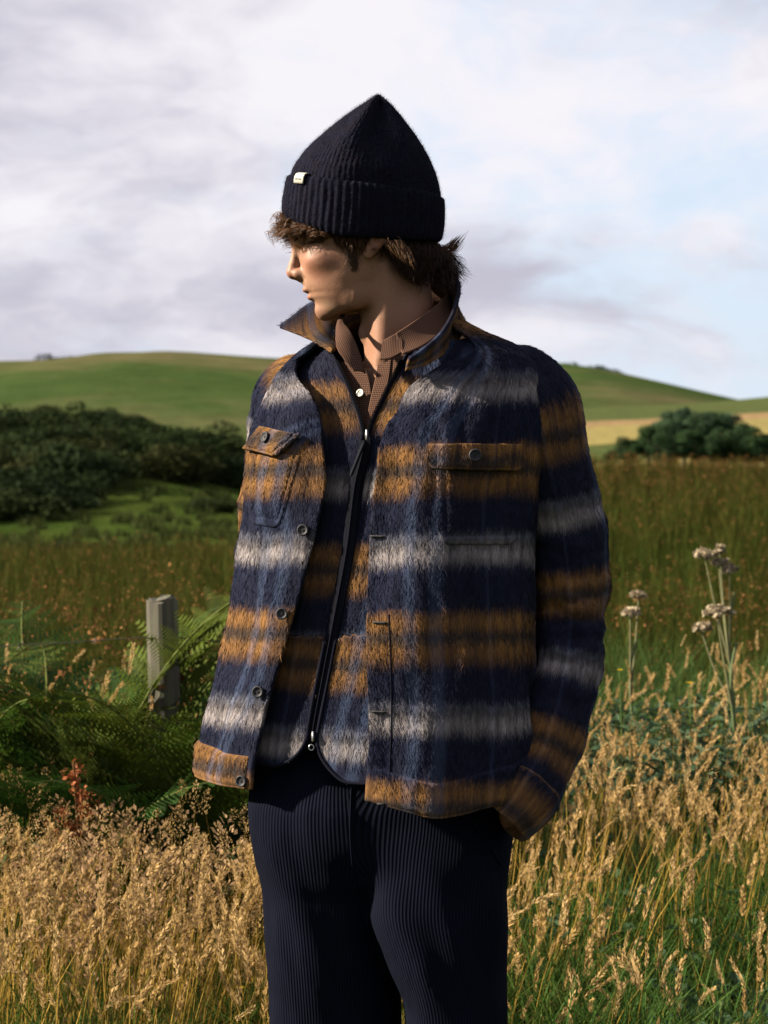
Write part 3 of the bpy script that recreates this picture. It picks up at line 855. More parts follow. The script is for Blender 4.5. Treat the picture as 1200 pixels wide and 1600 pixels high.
for px, py, D, lab in [(1077, 1068, 6.3, 'single yellow flower low in the grass right of the sleeve'), (968, 1048, 6.4, 'pale yellow flower close to the sleeve in the herbs'), (374, 1545, 4.4, 'tiny yellow flower low in the dry grass beside the trousers')]:
    X = (px-600)/3500*D; z1 = CAM_Z-(py-HORIZON)/3500*D; g = float(ground_z(X, D))
    e = empty('yellow_flower', (X, D-CAM_D, g), lab, 'wildflower', 'yellow meadow flowers')
    ac = Acc(); V, F = tube(crom([(0, 0, -.02), (.01, 0, (z1-g)*.5), (0, 0, z1-g)], 8), .0016, 4); ac.add(V, F, (.07, .12, .03)); ac.build('stem', m_umb, e)
    ac = Acc()
    for i in range(12):
        a = i*.5236; d = np.array([math.cos(a), math.sin(a)*.9, .35]); s = np.array([-math.sin(a), math.cos(a), 0])
        o = np.array([0, 0, z1-g]); ac.add([o, o+d*.006+s*.0024, o+d*.013, o+d*.006-s*.0024], [[0, 1, 2, 3]], (.5, .33, .015))
    ac.build('petals', m_umb, e, smooth=False)

# ================================================================== PERSON
YH = -0.020            # depth of the head's mid plane
def smin(a, b, k):
    h = np.maximum(k - np.abs(a - b), 0) / k
    return np.minimum(a, b) - h*h*k*.25
def smax(a, b, k): return -smin(-a, -b, k)

def surface_net(f, org, h):
    """naive surface nets on a grid of signed values -> V, quads"""
    sx, sy, sz = f.shape
    s = f < 0
    c = np.zeros((sx-1, sy-1, sz-1), np.int8)
    for i in (0, 1):
        for j in (0, 1):
            for k in (0, 1):
                c += s[i:sx-1+i, j:sy-1+j, k:sz-1+k]
    act = (c > 0) & (c < 8)
    idx = np.full(act.shape, -1, np.int64); pos = np.argwhere(act); idx[act] = np.arange(len(pos))
    acc = np.zeros((len(pos), 3)); cnt = np.zeros(len(pos))
    cor = [(i, j, k) for i in (0, 1) for j in (0, 1) for k in (0, 1)]
    for a in cor:
        for ax in range(3):
            if a[ax]: continue
            b = list(a); b[ax] = 1
            fa = f[pos[:, 0]+a[0], pos[:, 1]+a[1], pos[:, 2]+a[2]]; fb = f[pos[:, 0]+b[0], pos[:, 1]+b[1], pos[:, 2]+b[2]]
            m = (fa < 0) != (fb < 0)
            with np.errstate(all='ignore'): tt = np.where(m, fa/(fa-fb), 0)
            q = np.tile(np.array(a, float), (len(pos), 1)); q[:, ax] += tt
            acc += q*m[:, None]; cnt += m
    V = (pos + acc/cnt[:, None])*h + org
    Q = []
    for ax in range(3):
        u, v = (ax+1) % 3, (ax+2) % 3
        sl0 = [slice(1, -1)]*3; sl0[ax] = slice(0, -1); sl1 = list(sl0); sl1[ax] = slice(1, None)
        e0, e1 = s[tuple(sl0)], s[tuple(sl1)]
        for flip in (False, True):
            w = np.argwhere((e0 & ~e1) if not flip else (~e0 & e1))
            if not len(w): continue
            g = w.copy(); g[:, u] += 1; g[:, v] += 1
            def id_(du, dv):
                x = g.copy(); x[:, u] -= du; x[:, v] -= dv; return idx[x[:, 0], x[:, 1], x[:, 2]]
            q = np.stack([id_(1, 1), id_(0, 1), id_(0, 0), id_(1, 0)], 1)
            Q.append(q[:, ::-1] if flip else q)
    return V, np.concatenate(Q)

HSTEP = 2.0
ga, gb, gc = np.arange(432, 772, HSTEP), np.arange(-150, 122, HSTEP), np.arange(200, 676, HSTEP)
Aa, Bb, Cc = [x.astype(np.float32) for x in np.meshgrid(ga, gb, gc, indexing='ij')]
def ell(c, r, rot=0.0):
    a, b, d = Aa - c[0], np.abs(Bb) - c[2] if c[2] > 0 and len(c) == 3 else Bb - c[2], Cc - c[1]
    if rot:
        co, si = math.cos(rot), math.sin(rot); a, d = a*co + d*si, -a*si + d*co
    k0 = np.sqrt((a/r[0])**2 + (d/r[1])**2 + (b/r[2])**2); k1 = np.sqrt((a/r[0]**2)**2 + (d/r[1]**2)**2 + (b/r[2]**2)**2) + 1e-6
    return k0*(k0-1)/k1
def ell1(c, r, rot=0.0):       # one-sided (no mirror)
    a, b, d = Aa - c[0], Bb - c[2], Cc - c[1]
    if rot:
        co, si = math.cos(rot), math.sin(rot); a, d = a*co + d*si, -a*si + d*co
    k0 = np.sqrt((a/r[0])**2 + (d/r[1])**2 + (b/r[2])**2); k1 = np.sqrt((a/r[0]**2)**2 + (d/r[1]**2)**2 + (b/r[2]**2)**2) + 1e-6
    return k0*(k0-1)/k1
def caps(p, q, ra, rb, mirror=False, sb=1.0):
    b = np.abs(Bb) if mirror else Bb
    d = np.array([q[0]-p[0], q[1]-p[1], (q[2]-p[2])*sb]); L = float(d @ d)
    x, y, zz = Aa-p[0], Cc-p[1], (b-p[2])*sb
    tt = np.clip((x*d[0] + y*d[1] + zz*d[2])/L, 0, 1)
    return np.sqrt((x-d[0]*tt)**2 + (y-d[1]*tt)**2 + (zz-d[2]*tt)**2) - (ra + (rb-ra)*tt)

rows = np.array([  # py, front px, widest px, half width, back px
    (200, 540, 572, 30, 610), (225, 500, 570, 56, 650), (260, 474, 566, 70, 668), (300, 462, 562, 74, 672), (340, 457, 560, 76, 670), (368, 456, 560, 75, 668), (378, 456.5, 559, 74, 664), (386, 460.5, 558, 72.5, 660),
    (394, 465, 558, 71, 654), (406, 469, 557, 70, 645), (420, 471.5, 556, 68, 632), (438, 473.5, 555, 65, 618), (450, 476, 554, 62, 606), (456, 479, 553, 60.5, 602), (461, 483.5, 552, 59, 600),
    (467, 486, 552, 57, 598), (473, 491.5, 551, 54.5, 596), (480, 495, 550, 51, 594), (487, 495.5, 550, 47, 592), (494, 498.5, 550, 42, 590), (502, 505, 550, 36, 588), (515, 520, 552, 28, 586), (760, 530, 555, 20, 580)])
tb = [pchip(gc, rows[:, 0], rows[:, k]).astype(np.float32)[None, None] for k in range(1, 5)]
Fp, Mp, Wp, Bp = tb
L = np.where(Aa < Mp, Mp - Fp, Bp - Mp)
nn_ = 2.15
g = ((np.abs(Aa - Mp)/L)**nn_ + (np.abs(Bb)/Wp)**nn_)**(1/nn_)
head = (g - 1)*np.minimum(L, Wp)*.9
jd = np.array([592-497, 474-507.0]); jn = np.array([-jd[1], jd[0]])/np.linalg.norm(jd)      # under-jaw plane
cut = (Aa-497)*jn[0] + (Cc-507)*jn[1]
head = smax(head, cut, 12)
head = smin(head, ell((508, 487, 0), (13, 13, 19)), 10)                          # chin
head = smin(head, ell((566, 468, 46), (22, 14, 9), -.45), 16)                    # jaw angle
head = smin(head, ell((506, 413, 42), (22, 12, 17)), 20)                         # cheekbone
head = smax(head, -ell((462, 396, 30), (14, 9.5, 15)), 10)                       # eye sockets
head = smin(head, caps((463, 380, 6), (484, 379, 50), 6.0, 3.5, True), 11)        # brow
head = smin(head, ell((487.5, 396.5, 30), (12.5, 10.5, 13.5)), 3)                # lids over the eyeball
head = smax(head, -caps((474.0, 399.5, 22), (481, 401, 43), 1.0, 1.0, True), 2)  # lash line
nose = smin(caps((464, 388, 0), (459.5, 419, 0), 6.0, 7.2), caps((459.5, 418, 0), (458.6, 427, 0), 7.6, 10.6), 6)
nose = smin(nose, ell((469, 430.5, 11), (10.5, 8.2, 7)), 5)
nose = smin(nose, caps((459, 431, 0), (473, 440, 0), 5.5, 5), 5)
head = smin(head, nose, 7)
head = smax(head, -ell((464.5, 439.0, 6.5), (5.5, 3.2, 3.2), .25), 2.5)          # nostrils
head = smax(head, -caps((483, 438, 21), (492, 452, 29), .4, .4, True), 9)      # fold beside the mouth
head = smin(head, ell((483, 455.0, 0), (10.0, 4.6, 20)), 4.5)                    # upper lip
head = smin(head, ell((489.5, 466.3, 0), (9.2, 5.2, 18)), 4.5)                   # lower lip
head = smax(head, -caps((479, 460.8, 0), (493, 461.5, 22), .8, .5, True), 2.4)  # mouth line
head = smax(head, -caps((470, 449, 0), (473, 441, 0), 1.5, 1.2), 4)              # philtrum
neck = caps((612, 425, 0), (634, 600, -6), 57, 58)
neck = smin(neck, caps((604, 430, 46), (596, 585, 46), 8, 7), 30)
neck = smin(neck, ell1((570, 522, 8), (9, 12, 9)), 12)
body = smin(head, neck, 12)
chest = ell1((632, 702, -8), (140, 122, 88))
chest = smin(chest, caps((640, 560, -10), (760, 640, 30), 34, 32), 30)
chest = smin(chest, caps((640, 560, -10), (520, 640, -80), 34, 32), 30)
body = smin(body, chest, 22)
body = smax(body, -ell1((592, 577, 72), (9, 12, 16)), 10)                        # pit of the throat
ear = caps((577, 405, 75), (598, 372, 80), 8.5, 15, True, 1.9)
ear = smax(ear, -ell((588, 387, 89), (5.5, 13, 8), .5), 5)
ear = smax(ear, -ell((599, 371, 92), (8, 8, 6), .5), 4)
body = smin(body, ear, 4)
body = smax(body, Cc - 668, 2)
bv, bq = surface_net(body, np.array([432.0, -150, 200]), HSTEP)
hx = np.stack([(bv[:, 0]-600)/1000, YH - bv[:, 1]/1000, CAM_Z - (bv[:, 2]-HORIZON)/1000], 1)

m_skin, t, bs = material('skin')
ocg = t.n('ShaderNodeTexCoord').outputs['Object']
ny = t.noise(ocg, 60, 4, .6); nf = t.noise(ocg, 420, 3, .6); nl = t.noise(ocg, 18, 3, .5)
ca = t.n('ShaderNodeAttribute', attribute_name='col').outputs['Color']
c = t.mix(t.maprange(ny, .35, .7, 0, .22), ca, (.17, .068, .04))
c = t.mix(t.maprange(nf, .50, .72, 0, .32), c, (.10, .05, .03))
c = t.mix(t.maprange(t.noise(ocg, 900, 2, .7), .55, .7, 0, .25), c, (.075, .042, .027))
c = t.mix(t.maprange(nl, .42, .66, 0, .30), c, (.165, .062, .040))
t.put(bs.inputs['Base Color'], c); bs.inputs['Roughness'].default_value = .56
bs.inputs['Subsurface Weight'].default_value = .06; bs.inputs['Subsurface Radius'].default_value = (1, .35, .2); bs.inputs['Subsurface Scale'].default_value = .006
bs.inputs['Specular IOR Level'].default_value = .25
bump(t, bs, t.math('ADD', t.math('MULTIPLY', nf, .5), ny), .35, .0014)
# skin's own pigment: redder nose, cheeks, ears and lips, a light beard shadow on jaw and lip
a_, b_, c_ = bv[:, 0], np.abs(bv[:, 1]), bv[:, 2]
sk = np.tile(np.array([.200, .108, .068]), (len(bv), 1))
def blob(cx, cy, cb, r, colr, k):
    global sk
    w = (k*np.exp(-(((a_-cx)/r[0])**2 + ((c_-cy)/r[1])**2 + ((b_-cb)/r[2])**2)))[:, None]
    sk = sk*(1-w) + np.array(colr)*w
blob(457, 428, 0, (14, 12, 14), (0.201, 0.078, 0.046), .9)
blob(500, 420, 50, (26, 18, 26), (0.209, 0.086, 0.050), .5)
blob(590, 390, 78, (22, 26, 14), (0.201, 0.078, 0.050), .7)
blob(535, 482, 40, (34, 18, 34), (0.109, 0.075, 0.050), .8)
blob(500, 490, 0, (16, 12, 24), (0.121, 0.075, 0.050), .45)
blob(477, 449, 10, (9, 4.5, 20), (0.129, 0.075, 0.050), .45)
scalp = (sstep(596, 612, a_ + (c_-400)*-.15)*sstep(446, 424, c_))[:, None]      # skin under the hair behind the ear
sk = sk*(1-scalp) + np.array([.018, .009, .005])*scalp
lipm = np.maximum(np.exp(-((a_-479)/8)**2 - ((c_-457)/3.6)**2 - (b_/17)**4), np.exp(-((a_-484)/8)**2 - ((c_-466)/4.4)**2 - (b_/16)**4))[:, None]
sk = sk*(1-.8*lipm) + np.array([.165, .054, .041])*.8*lipm
person = empty('person', (0, 0, 0), 'person in a plaid wool jacket and dark beanie, head turned to the left', 'person')
body_o = mesh('body', hx, bq, m_skin, person, col=sk)
body_bvh = BVHTree.FromPolygons([tuple(v) for v in hx], [tuple(q) for q in bq])

# ================================================================== CLOTH MATERIALS
NAVY, NAVY2 = (.0076, .0098, .0235), (.0110, .0140, .0330)
ORG, ORG2 = (0.1755, 0.0874, 0.0281), (0.1287, 0.0647, 0.0234)
WHT, GRY = (0.2317, 0.2071, 0.2106), (0.0878, 0.0898, 0.1158)
def plaid_material(name, dark=1.0):
    """brushed wool check; UV in metres: u round the garment, v = height"""
    m, t, bs = material(name)
    uv = t.n('ShaderNodeUVMap').outputs[0]
    u, v, _ = t.sep(uv)
    def fib(su, sv, off, amp):      # vertical fibre jitter
        n = t.noise(t.combine(t.math('MULTIPLY', u, su), t.math('MULTIPLY', v, sv), off), 1.0, 3, .6)
        return t.math('MULTIPLY', t.math('SUBTRACT', n, .5), amp)
    vj = t.math('ADD', v, t.math('ADD', fib(700, 24, 1.3, .026), t.math('ADD', fib(2200, 50, 4.1, .026), fib(40, 12, 8.0, .014))))
    ph = t.math('FRACT', t.math('DIVIDE', t.math('SUBTRACT', 1.1875 + 25.0, vj), .25))
    band = t.ramp(ph, [(0, WHT), (.02, WHT), (.09, NAVY2), (.13, NAVY), (.32, NAVY), (.385, ORG), (.43, ORG), (.475, (.038, .027, .021)), (.515, (.049, .032, .021)),
                       (.56, ORG), (.61, ORG2), (.685, NAVY), (.86, NAVY), (.905, GRY), (.935, (.072, .065, .068)), (1, WHT)])
    uj = t.math('ADD', u, t.math('ADD', fib(300, 9, 6.0, .012), fib(30, 6, 2.2, .010)))
    pu = t.math('FRACT', t.math('DIVIDE', t.math('ADD', uj, 26.0), .26))
    stripe = t.ramp(pu, [(0, (0, 0, 0)), (.22, (0, 0, 0)), (.255, (1, 1, 1)), (.295, (1, 1, 1)), (.325, (0, 0, 0)), (.375, (0, 0, 0)), (.405, (.9, .9, .9)), (.45, (.9, .9, .9)), (.48, (0, 0, 0)), (.74, (0, 0, 0)), (.755, (.55, .55, .55)), (.775, (0, 0, 0))])
    wide = t.maprange(t.math('ABSOLUTE', t.math('SUBTRACT', pu, .62)), .08, .14, .28, 0.0, True)      # a wider dark warp
    warpn = t.noise(t.combine(t.math('MULTIPLY', u, 95), t.math('MULTIPLY', v, 1.2), 5.0), 1.0, 3, .65)      # warp yarns: columns that take the bands weaker or stronger
    band = t.mix(t.maprange(warpn, .40, .68, 0, .62), band, (.009, .0095, .018))
    c = t.mix(wide, band, (.0075, .008, .0145))
    c = t.mix(t.math('MULTIPLY', t.sep(stripe)[0], .27), c, (.066, .092, .165))
    fine = t.noise(t.combine(t.math('MULTIPLY', u, 2100), t.math('MULTIPLY', v, 110), 3.0), 1.0, 3, .6)
    c = t.mix(t.maprange(fine, .42, .78, 0, .42), c, t.mix(.10, t.mix(1.0, c, (1.5, 1.5, 1.5), 'MULTIPLY'), (.22, .21, .21)))
    c = t.mix(t.maprange(fine, .56, .26, 0, .6), c, t.mix(.75, c, (.003, .003, .005)))
    if dark != 1.0: c = t.mix(1.0, c, (dark, dark, dark), 'MULTIPLY')
    t.put(bs.inputs['Base Color'], c); bs.inputs['Roughness'].default_value = .95; bs.inputs['Specular IOR Level'].default_value = .02
    bs.inputs['Sheen Weight'].default_value = .015; bs.inputs['Sheen Roughness'].default_value = .5
    lump = t.noise(t.combine(t.math('MULTIPLY', u, 260), t.math('MULTIPLY', v, 60), 9.0), 1.0, 4, .6)
    bump(t, bs, t.math('ADD', fine, lump), .5, .003)
    return m
m_plaid = plaid_material('plaid_wool')
m_bind = simple('navy_binding', (.0055, .006, .011), .95, var=.3, scale=300, spec=.03)

def cloth(name, col, kind):
    m, t, bs = material(name)
    uv = t.n('ShaderNodeUVMap').outputs[0]; u, v, _ = t.sep(uv)
    if kind == 'cord':
        w = t.math('SINE', t.math('MULTIPLY', t.math('ADD', u, t.math('MULTIPLY', t.noise(t.combine(t.math('MULTIPLY', u, 30), t.math('MULTIPLY', v, 4), 0.), 1, 2), .002)), 2*math.pi/.0046))
        n = t.noise(t.combine(t.math('MULTIPLY', u, 900), t.math('MULTIPLY', v, 300), 0.), 1, 3)
        pile = t.maprange(t.noise(t.combine(t.math('MULTIPLY', u, 14), t.math('MULTIPLY', v, 9), 2.0), 1.0, 4, .6), .35, .7, .35, 1.0)      # crushed pile
        c = t.mix(t.math('MULTIPLY', t.maprange(w, -1, .4, 0, 1), pile), tuple(k*.45 for k in col), t.mix(n, tuple(k*.7 for k in col), tuple(k*1.35 for k in col)))
        h = t.math('ADD', t.math('MULTIPLY', w, .5), t.math('MULTIPLY', n, .2)); st, ds = .6, .0014
    elif kind == 'check':
        a = t.math('SINE', t.math('MULTIPLY', u, 2*math.pi/.0030)); b = t.math('SINE', t.math('MULTIPLY', v, 2*math.pi/.0030))
        k = t.maprange(t.math('MAXIMUM', a, b), .2, .8, 0, 1)
        c = t.mix(k, (.016, .009, .007), col); h = t.math('ADD', a, b); st, ds = .25, .0006
    t.put(bs.inputs['Base Color'], c); bs.inputs['Roughness'].default_value = .9; bs.inputs['Specular IOR Level'].default_value = .02
    bs.inputs['Sheen Weight'].default_value = .0
    bump(t, bs, h, st, ds)
    return m
m_cord = cloth('navy_corduroy', (.0046, .0058, .0120), 'cord')
m_shirt = cloth('brown_microcheck', (.090, .050, .036), 'check')
m_tee = simple('brown_tee', (.09, .048, .032), .9, var=.2, scale=300)

def knit_material():
    m, t, bs = material('navy_knit')
    oc = t.n('ShaderNodeTexCoord').outputs['Object']
    n = t.noise(oc, 260, 4, .65); n2 = t.noise(oc, 60, 3, .5)
    c = t.mix(n, (.0025, .0025, .005), (.0115, .0122, .024)); c = t.mix(t.maprange(n2, .4, .7, 0, .5), c, (.010, .008, .012))
    t.put(bs.inputs['Base Color'], c); bs.inputs['Roughness'].default_value = .95; bs.inputs['Specular IOR Level'].default_value = .02
    bs.inputs['Sheen Weight'].default_value = .004
    bump(t, bs, t.math('ADD', n, n2), .9, .004)
    return m
m_knit = knit_material()

# ================================================================== TORSO SHAPE
YAW = math.radians(25)
ES = np.array([math.cos(YAW), -math.sin(YAW), 0]); EF = np.array([-math.sin(YAW), -math.cos(YAW), 0])
LV = np.array([ # py, left silhouette px, right px, front depth, back depth
    (470, 585, 690, .055, .070), (490, 572, 712, .060, .078), (505, 548, 735, .068, .085), (520, 515, 764, .078, .092), (540, 474, 812, .094, .103), (560, 446, 845, .108, .112), (590, 421, 862, .122, .120),
    (640, 404, 866, .134, .126), (700, 391, 858, .142, .128), (780, 387, 846, .146, .126), (850, 380, 840, .146, .124), (950, 360, 836, .146, .124), (1050, 345, 834, .147, .126), (1150, 324, 832, .150, .130), (1300, 298, 828, .156, .136)])
LZ = CAM_Z - (LV[:, 0]-HORIZON)/1000.0
NEXP = 2.35
def section(th, W, Df, Db):
    s = W*np.sign(np.sin(th))*np.abs(np.sin(th))**(2/NEXP); c = np.cos(th)
    f = np.where(c > 0, Df, Db)*np.sign(c)*np.abs(c)**(2/NEXP)
    return s, f
sol = []
thf = np.linspace(-np.pi, np.pi, 721)
for (py, Lp, Rp, Df, Db), z in zip(LV, LZ):
    xc, W_ = ((Lp+Rp)/2-600)/1000, (Rp-Lp)/2000
    for _ in range(12):
        s, f = section(thf, W_, Df, Db)
        p = np.array([xc, 0, z]) + s[:, None]*ES + f[:, None]*EF
        q = to_px(p)[0]
        xc += ((Lp+Rp)-(q.min()+q.max()))/2000; W_ *= (Rp-Lp)/(q.max()-q.min())
    sol.append((xc, W_, Df, Db))
sol = np.array(sol)[::-1]; LZr = LZ[::-1]
def torso(z, th, off=0.0, narrow=0.0):
    """point on the torso shape at height z and angle th (0 = front, + = his left)"""
    z = np.asarray(z, float); th = np.asarray(th, float)
    q = pchip(z, LZr, sol)
    s, f = section(th, q[..., 1]-off-narrow, q[..., 2]-off, q[..., 3]-off)
    lean = 0
    return np.stack([q[..., 0], 0*z, z], -1) + s[..., None]*ES + f[..., None]*EF
def th_for_px(z, px, off=0.0, narrow=0.0):
    """front angle at which the torso at height z is seen at pixel column px"""
    th = np.linspace(-1.75, 1.75, 561)
    out = np.empty(len(z))
    for i, (zz, pp) in enumerate(zip(z, px)):
        q = to_px(torso(np.full(561, zz), th, off, narrow))[0]
        a, b = np.argmin(q[:300]), 0
        j0 = np.argmin(q); j1 = np.argmax(q)
        out[i] = np.interp(pp, q[j0:j1+1], th[j0:j1+1])
    return out
def normals_grid(Pg):
    du = np.gradient(Pg, axis=1); dv = np.gradient(Pg, axis=0)
    n = np.cross(du, dv); n /= np.linalg.norm(n, axis=-1)[..., None] + 1e-9
    return n
def arc(Pg):
    return np.concatenate([np.zeros((len(Pg), 1)), np.cumsum(np.linalg.norm(np.diff(Pg, axis=1), axis=-1), 1)], 1)
def solidify(o, th, off=-1.0, rim=True):
    m = o.modifiers.new('thick', 'SOLIDIFY'); m.thickness = th; m.offset = off; m.use_rim = rim; return m

FUZZ = []
def add_fuzz(Pg, Ng, U, Vv, n, L0, L1, seed, out=.20, down=1.0, wid=.00038, mask=None):
    """short brushed fibres lying over a cloth grid; returns one mesh's worth of strands"""
    r = np.random.default_rng(seed)
    nv, nu = Pg.shape[:2]
    du = np.linalg.norm(np.diff(Pg[:-1], axis=1), axis=-1); dv = np.linalg.norm(np.diff(Pg[:, :-1], axis=0), axis=-1)
    A = (du*dv).ravel(); 
    if mask is not None: A = A*mask[:-1, :-1].ravel()
    k = r.choice(len(A), n, p=A/A.sum()); j, i = np.divmod(k, nu-1); a, b = r.random((2, n))
    def lerp(G):
        sh = G.ndim == 3; a_, b_ = (a[:, None], b[:, None]) if sh else (a, b)
        return (G[j, i]*(1-a_) + G[j, i+1]*a_)*(1-b_) + (G[j+1, i]*(1-a_) + G[j+1, i+1]*a_)*b_
    p, nn = lerp(Pg), lerp(Ng); uu, vv = lerp(U), lerp(Vv)
    tv = lerp(np.gradient(Pg, axis=0)); tv /= np.linalg.norm(tv, axis=1)[:, None]
    tu = np.cross(tv, nn)
    L = r.uniform(L0, L1, n)[:, None]
    sw = r.normal(size=(n, 1))*.24
    d = tv*down + tu*sw
    q1 = p + d*L*.5 + nn*L*out*r.uniform(.1, .6, (n, 1)); q2 = p + (d + tu*r.normal(size=(n, 1))*.2)*L + nn*L*out*r.uniform(.0, 1.0, (n, 1))
    s = tu*wid + nn*wid*r.normal(size=(n, 1))*.5
    V = np.stack([p - s, p + s, q1 + s*.8, q1 - s*.8, q2], 1).reshape(-1, 3)
    base = np.arange(n)[:, None]*5
    uvs = np.stack([uu, vv], 1); uvr = np.repeat(uvs, 5, 0)
    return V, [base + [0, 1, 2, 3], base + [3, 2, 4]], uvr, np.repeat(nn + r.normal(size=(n, 3))*.14, 5, 0)

# ================================================================== JACKET
EDGE_R = ([480, 545, 600, 640, 700, 760, 830, 900, 960, 1040, 1100, 1160, 1243, 1300], [524, 519, 516, 515, 513, 502, 491, 476, 461, 441, 424, 409, 397, 390])     # his right front (image left)
EDGE_L = ([480, 540, 575, 600, 650, 700, 760, 850, 950, 1050, 1150, 1230, 1283, 1320], [655, 645, 634, 616, 601, 591, 579, 575, 574, 576, 575, 569, 566, 565])
def jacket_grid(nu=250, nv=210):
    w = np.linspace(0, 1, nv)
    zc = 1.55 + (0.80-1.55)*(w**1.0)                      # nominal heights
    pyf = HORIZON + (CAM_Z - zc)*1000*3.5/(3.5-.13)
    thL = th_for_px(zc, pchip(pyf, *EDGE_L)); thR = th_for_px(zc, pchip(pyf, *EDGE_R))
    a = np.linspace(0, 1, nu)
    TH = thL[:, None] + a[None]*(2*np.pi + thR - thL)[:, None]
    c = np.cos(TH); s = np.sin(TH)
    # top edge follows the neckline, hem hangs a little lower on his left front
    ztop = 1.478 + .092*sstep(.03, .36, (1-c)/2)
    zbot = .829 - .040*sstep(.0, .9, s)*sstep(-.4, .3, c) + .03*sstep(.55, 1.0, s)
    Z = ztop + (zbot - ztop)*w[:, None]
    Pg = torso(Z, TH)
    # soft folds of heavy wool
    nrm = normals_grid(Pg); 
    if (nrm[nv//2, 10] @ EF) < 0: nrm = -nrm
    f1 = fbm(np.stack([TH*2.2, Z*3.2, 0*Z+2], -1), 3) - .5
    f2 = fbm(np.stack([TH*5.0 + Z*6, Z*6.0 - TH*1.5, 0*Z+7], -1), 3) - .5
    env = sstep(0, .15, w)[:, None]
    Pg = Pg + nrm*((f1*.034 + f2*.017)*env)[..., None]
    # right front swings open: its lower edge kicks out
    k = (sstep(.86, 1.0, a)[None]*sstep(.25, 1, w)[:, None])
    Pg = Pg + EF*(k*.012)[..., None]
    return Pg, nrm, Z, TH, w, a
JP, JN, JZ, JTH, jw, ja = jacket_grid()
JN = normals_grid(JP); JN = JN if JN[105, 8] @ EF > 0 else -JN
nv_, nu_ = JP.shape[:2]
JU = arc(JP)
jf = grid_faces(nu_, nv_)
def orient(F, Vv, nrm):       # make faces point along the given normals
    a, b, c = Vv[F[:, 0]], Vv[F[:, 1]], Vv[F[:, 2]]
    s = np.einsum('ij,ij->i', np.cross(b-a, c-a), nrm[F[:, 0]]).sum()
    return F if s > 0 else F[:, ::-1]
jf = orient(jf, JP.reshape(-1, 3), JN.reshape(-1, 3))
JZV = JZ + .022*(fbm(np.stack([JTH*1.6, JZ*2.5, 0*JZ+3], -1), 2)-.5)
juv = np.stack([JU, JZV], -1).reshape(-1, 2)
jacket = mesh('jacket', JP.reshape(-1, 3), jf, m_plaid, person, uv=juv)
solidify(jacket, .006)
jacket['label'] = 'open brushed wool shirt jacket in navy, orange and white check'
jbvh = BVHTree.FromPolygons([tuple(v) for v in JP.reshape(-1, 3)], [tuple(f) for f in jf])
CAMP = Vector((0, -CAM_D, CAM_Z))
def ray(px, py, bvh):
    d = Vector(P(px, py, 0.0)) - CAMP; d.normalize()
    return bvh.ray_cast(CAMP, d)
def ray_uv(px, py, bvh, F, Vv, UV):
    h = ray(px, py, bvh)
    if h[0] is None: return None
    f = F[h[2]]; p = np.array(h[0]); dd = 1/(np.linalg.norm(Vv[f]-p, axis=1)+1e-5)**2; w = dd/dd.sum()
    return p, np.array(h[1]), (UV[f]*w[:, None]).sum(0)

V, F, UVs, Nn = add_fuzz(JP, JN, JU, JZV, 88000, .005, .013, 1, mask=((np.cos(JTH) > -.35) | (np.sin(JTH) > .2))*(jw[:, None] < .912))
fz = mesh('wool_fibres', V, F, m_plaid, jacket, uv=UVs, normals=Nn); tag(fz, kind='stuff')

# --- hem band and placket edge: turned, stitched strips standing a little proud
def strip_on(Pg, Ng, Uv, Zv, j0, j1, i0, i1, off, name, parent, mat=m_plaid, edge=.6):
    p = Pg[j0:j1, i0:i1]; n = Ng[j0:j1, i0:i1]; nv, nu = p.shape[:2]
    e = np.minimum(np.minimum(np.arange(nv), np.arange(nv)[::-1])[:, None]/2.0, np.minimum(np.arange(nu), np.arange(nu)[::-1])[None]/2.0)
    o_ = off*np.clip(e, 0, 1)**.5 + .0006
    q = p + n*o_[..., None]
    f = orient(grid_faces(nu, nv), q.reshape(-1, 3), n.reshape(-1, 3))
    V, F, UVs, Nn = add_fuzz(q[:-4], n[:-4], Uv[j0:j1, i0:i1][:-4], Zv[j0:j1, i0:i1][:-4], 9000, .004, .010, 51)
    z = mesh('wool_fibres', V, F, m_plaid, parent, uv=UVs, normals=Nn); tag(z, kind='stuff')
    return mesh(name, q.reshape(-1, 3), f, mat, parent, uv=np.stack([Uv[j0:j1, i0:i1], Zv[j0:j1, i0:i1]], -1).reshape(-1, 2))
HB = strip_on(JP, JN, JU, JZV - .042*sstep(.1, -.3, np.sin(JTH)), nv_-17, nv_-1, 2, nu_-2, .0040, 'hem_band', jacket)

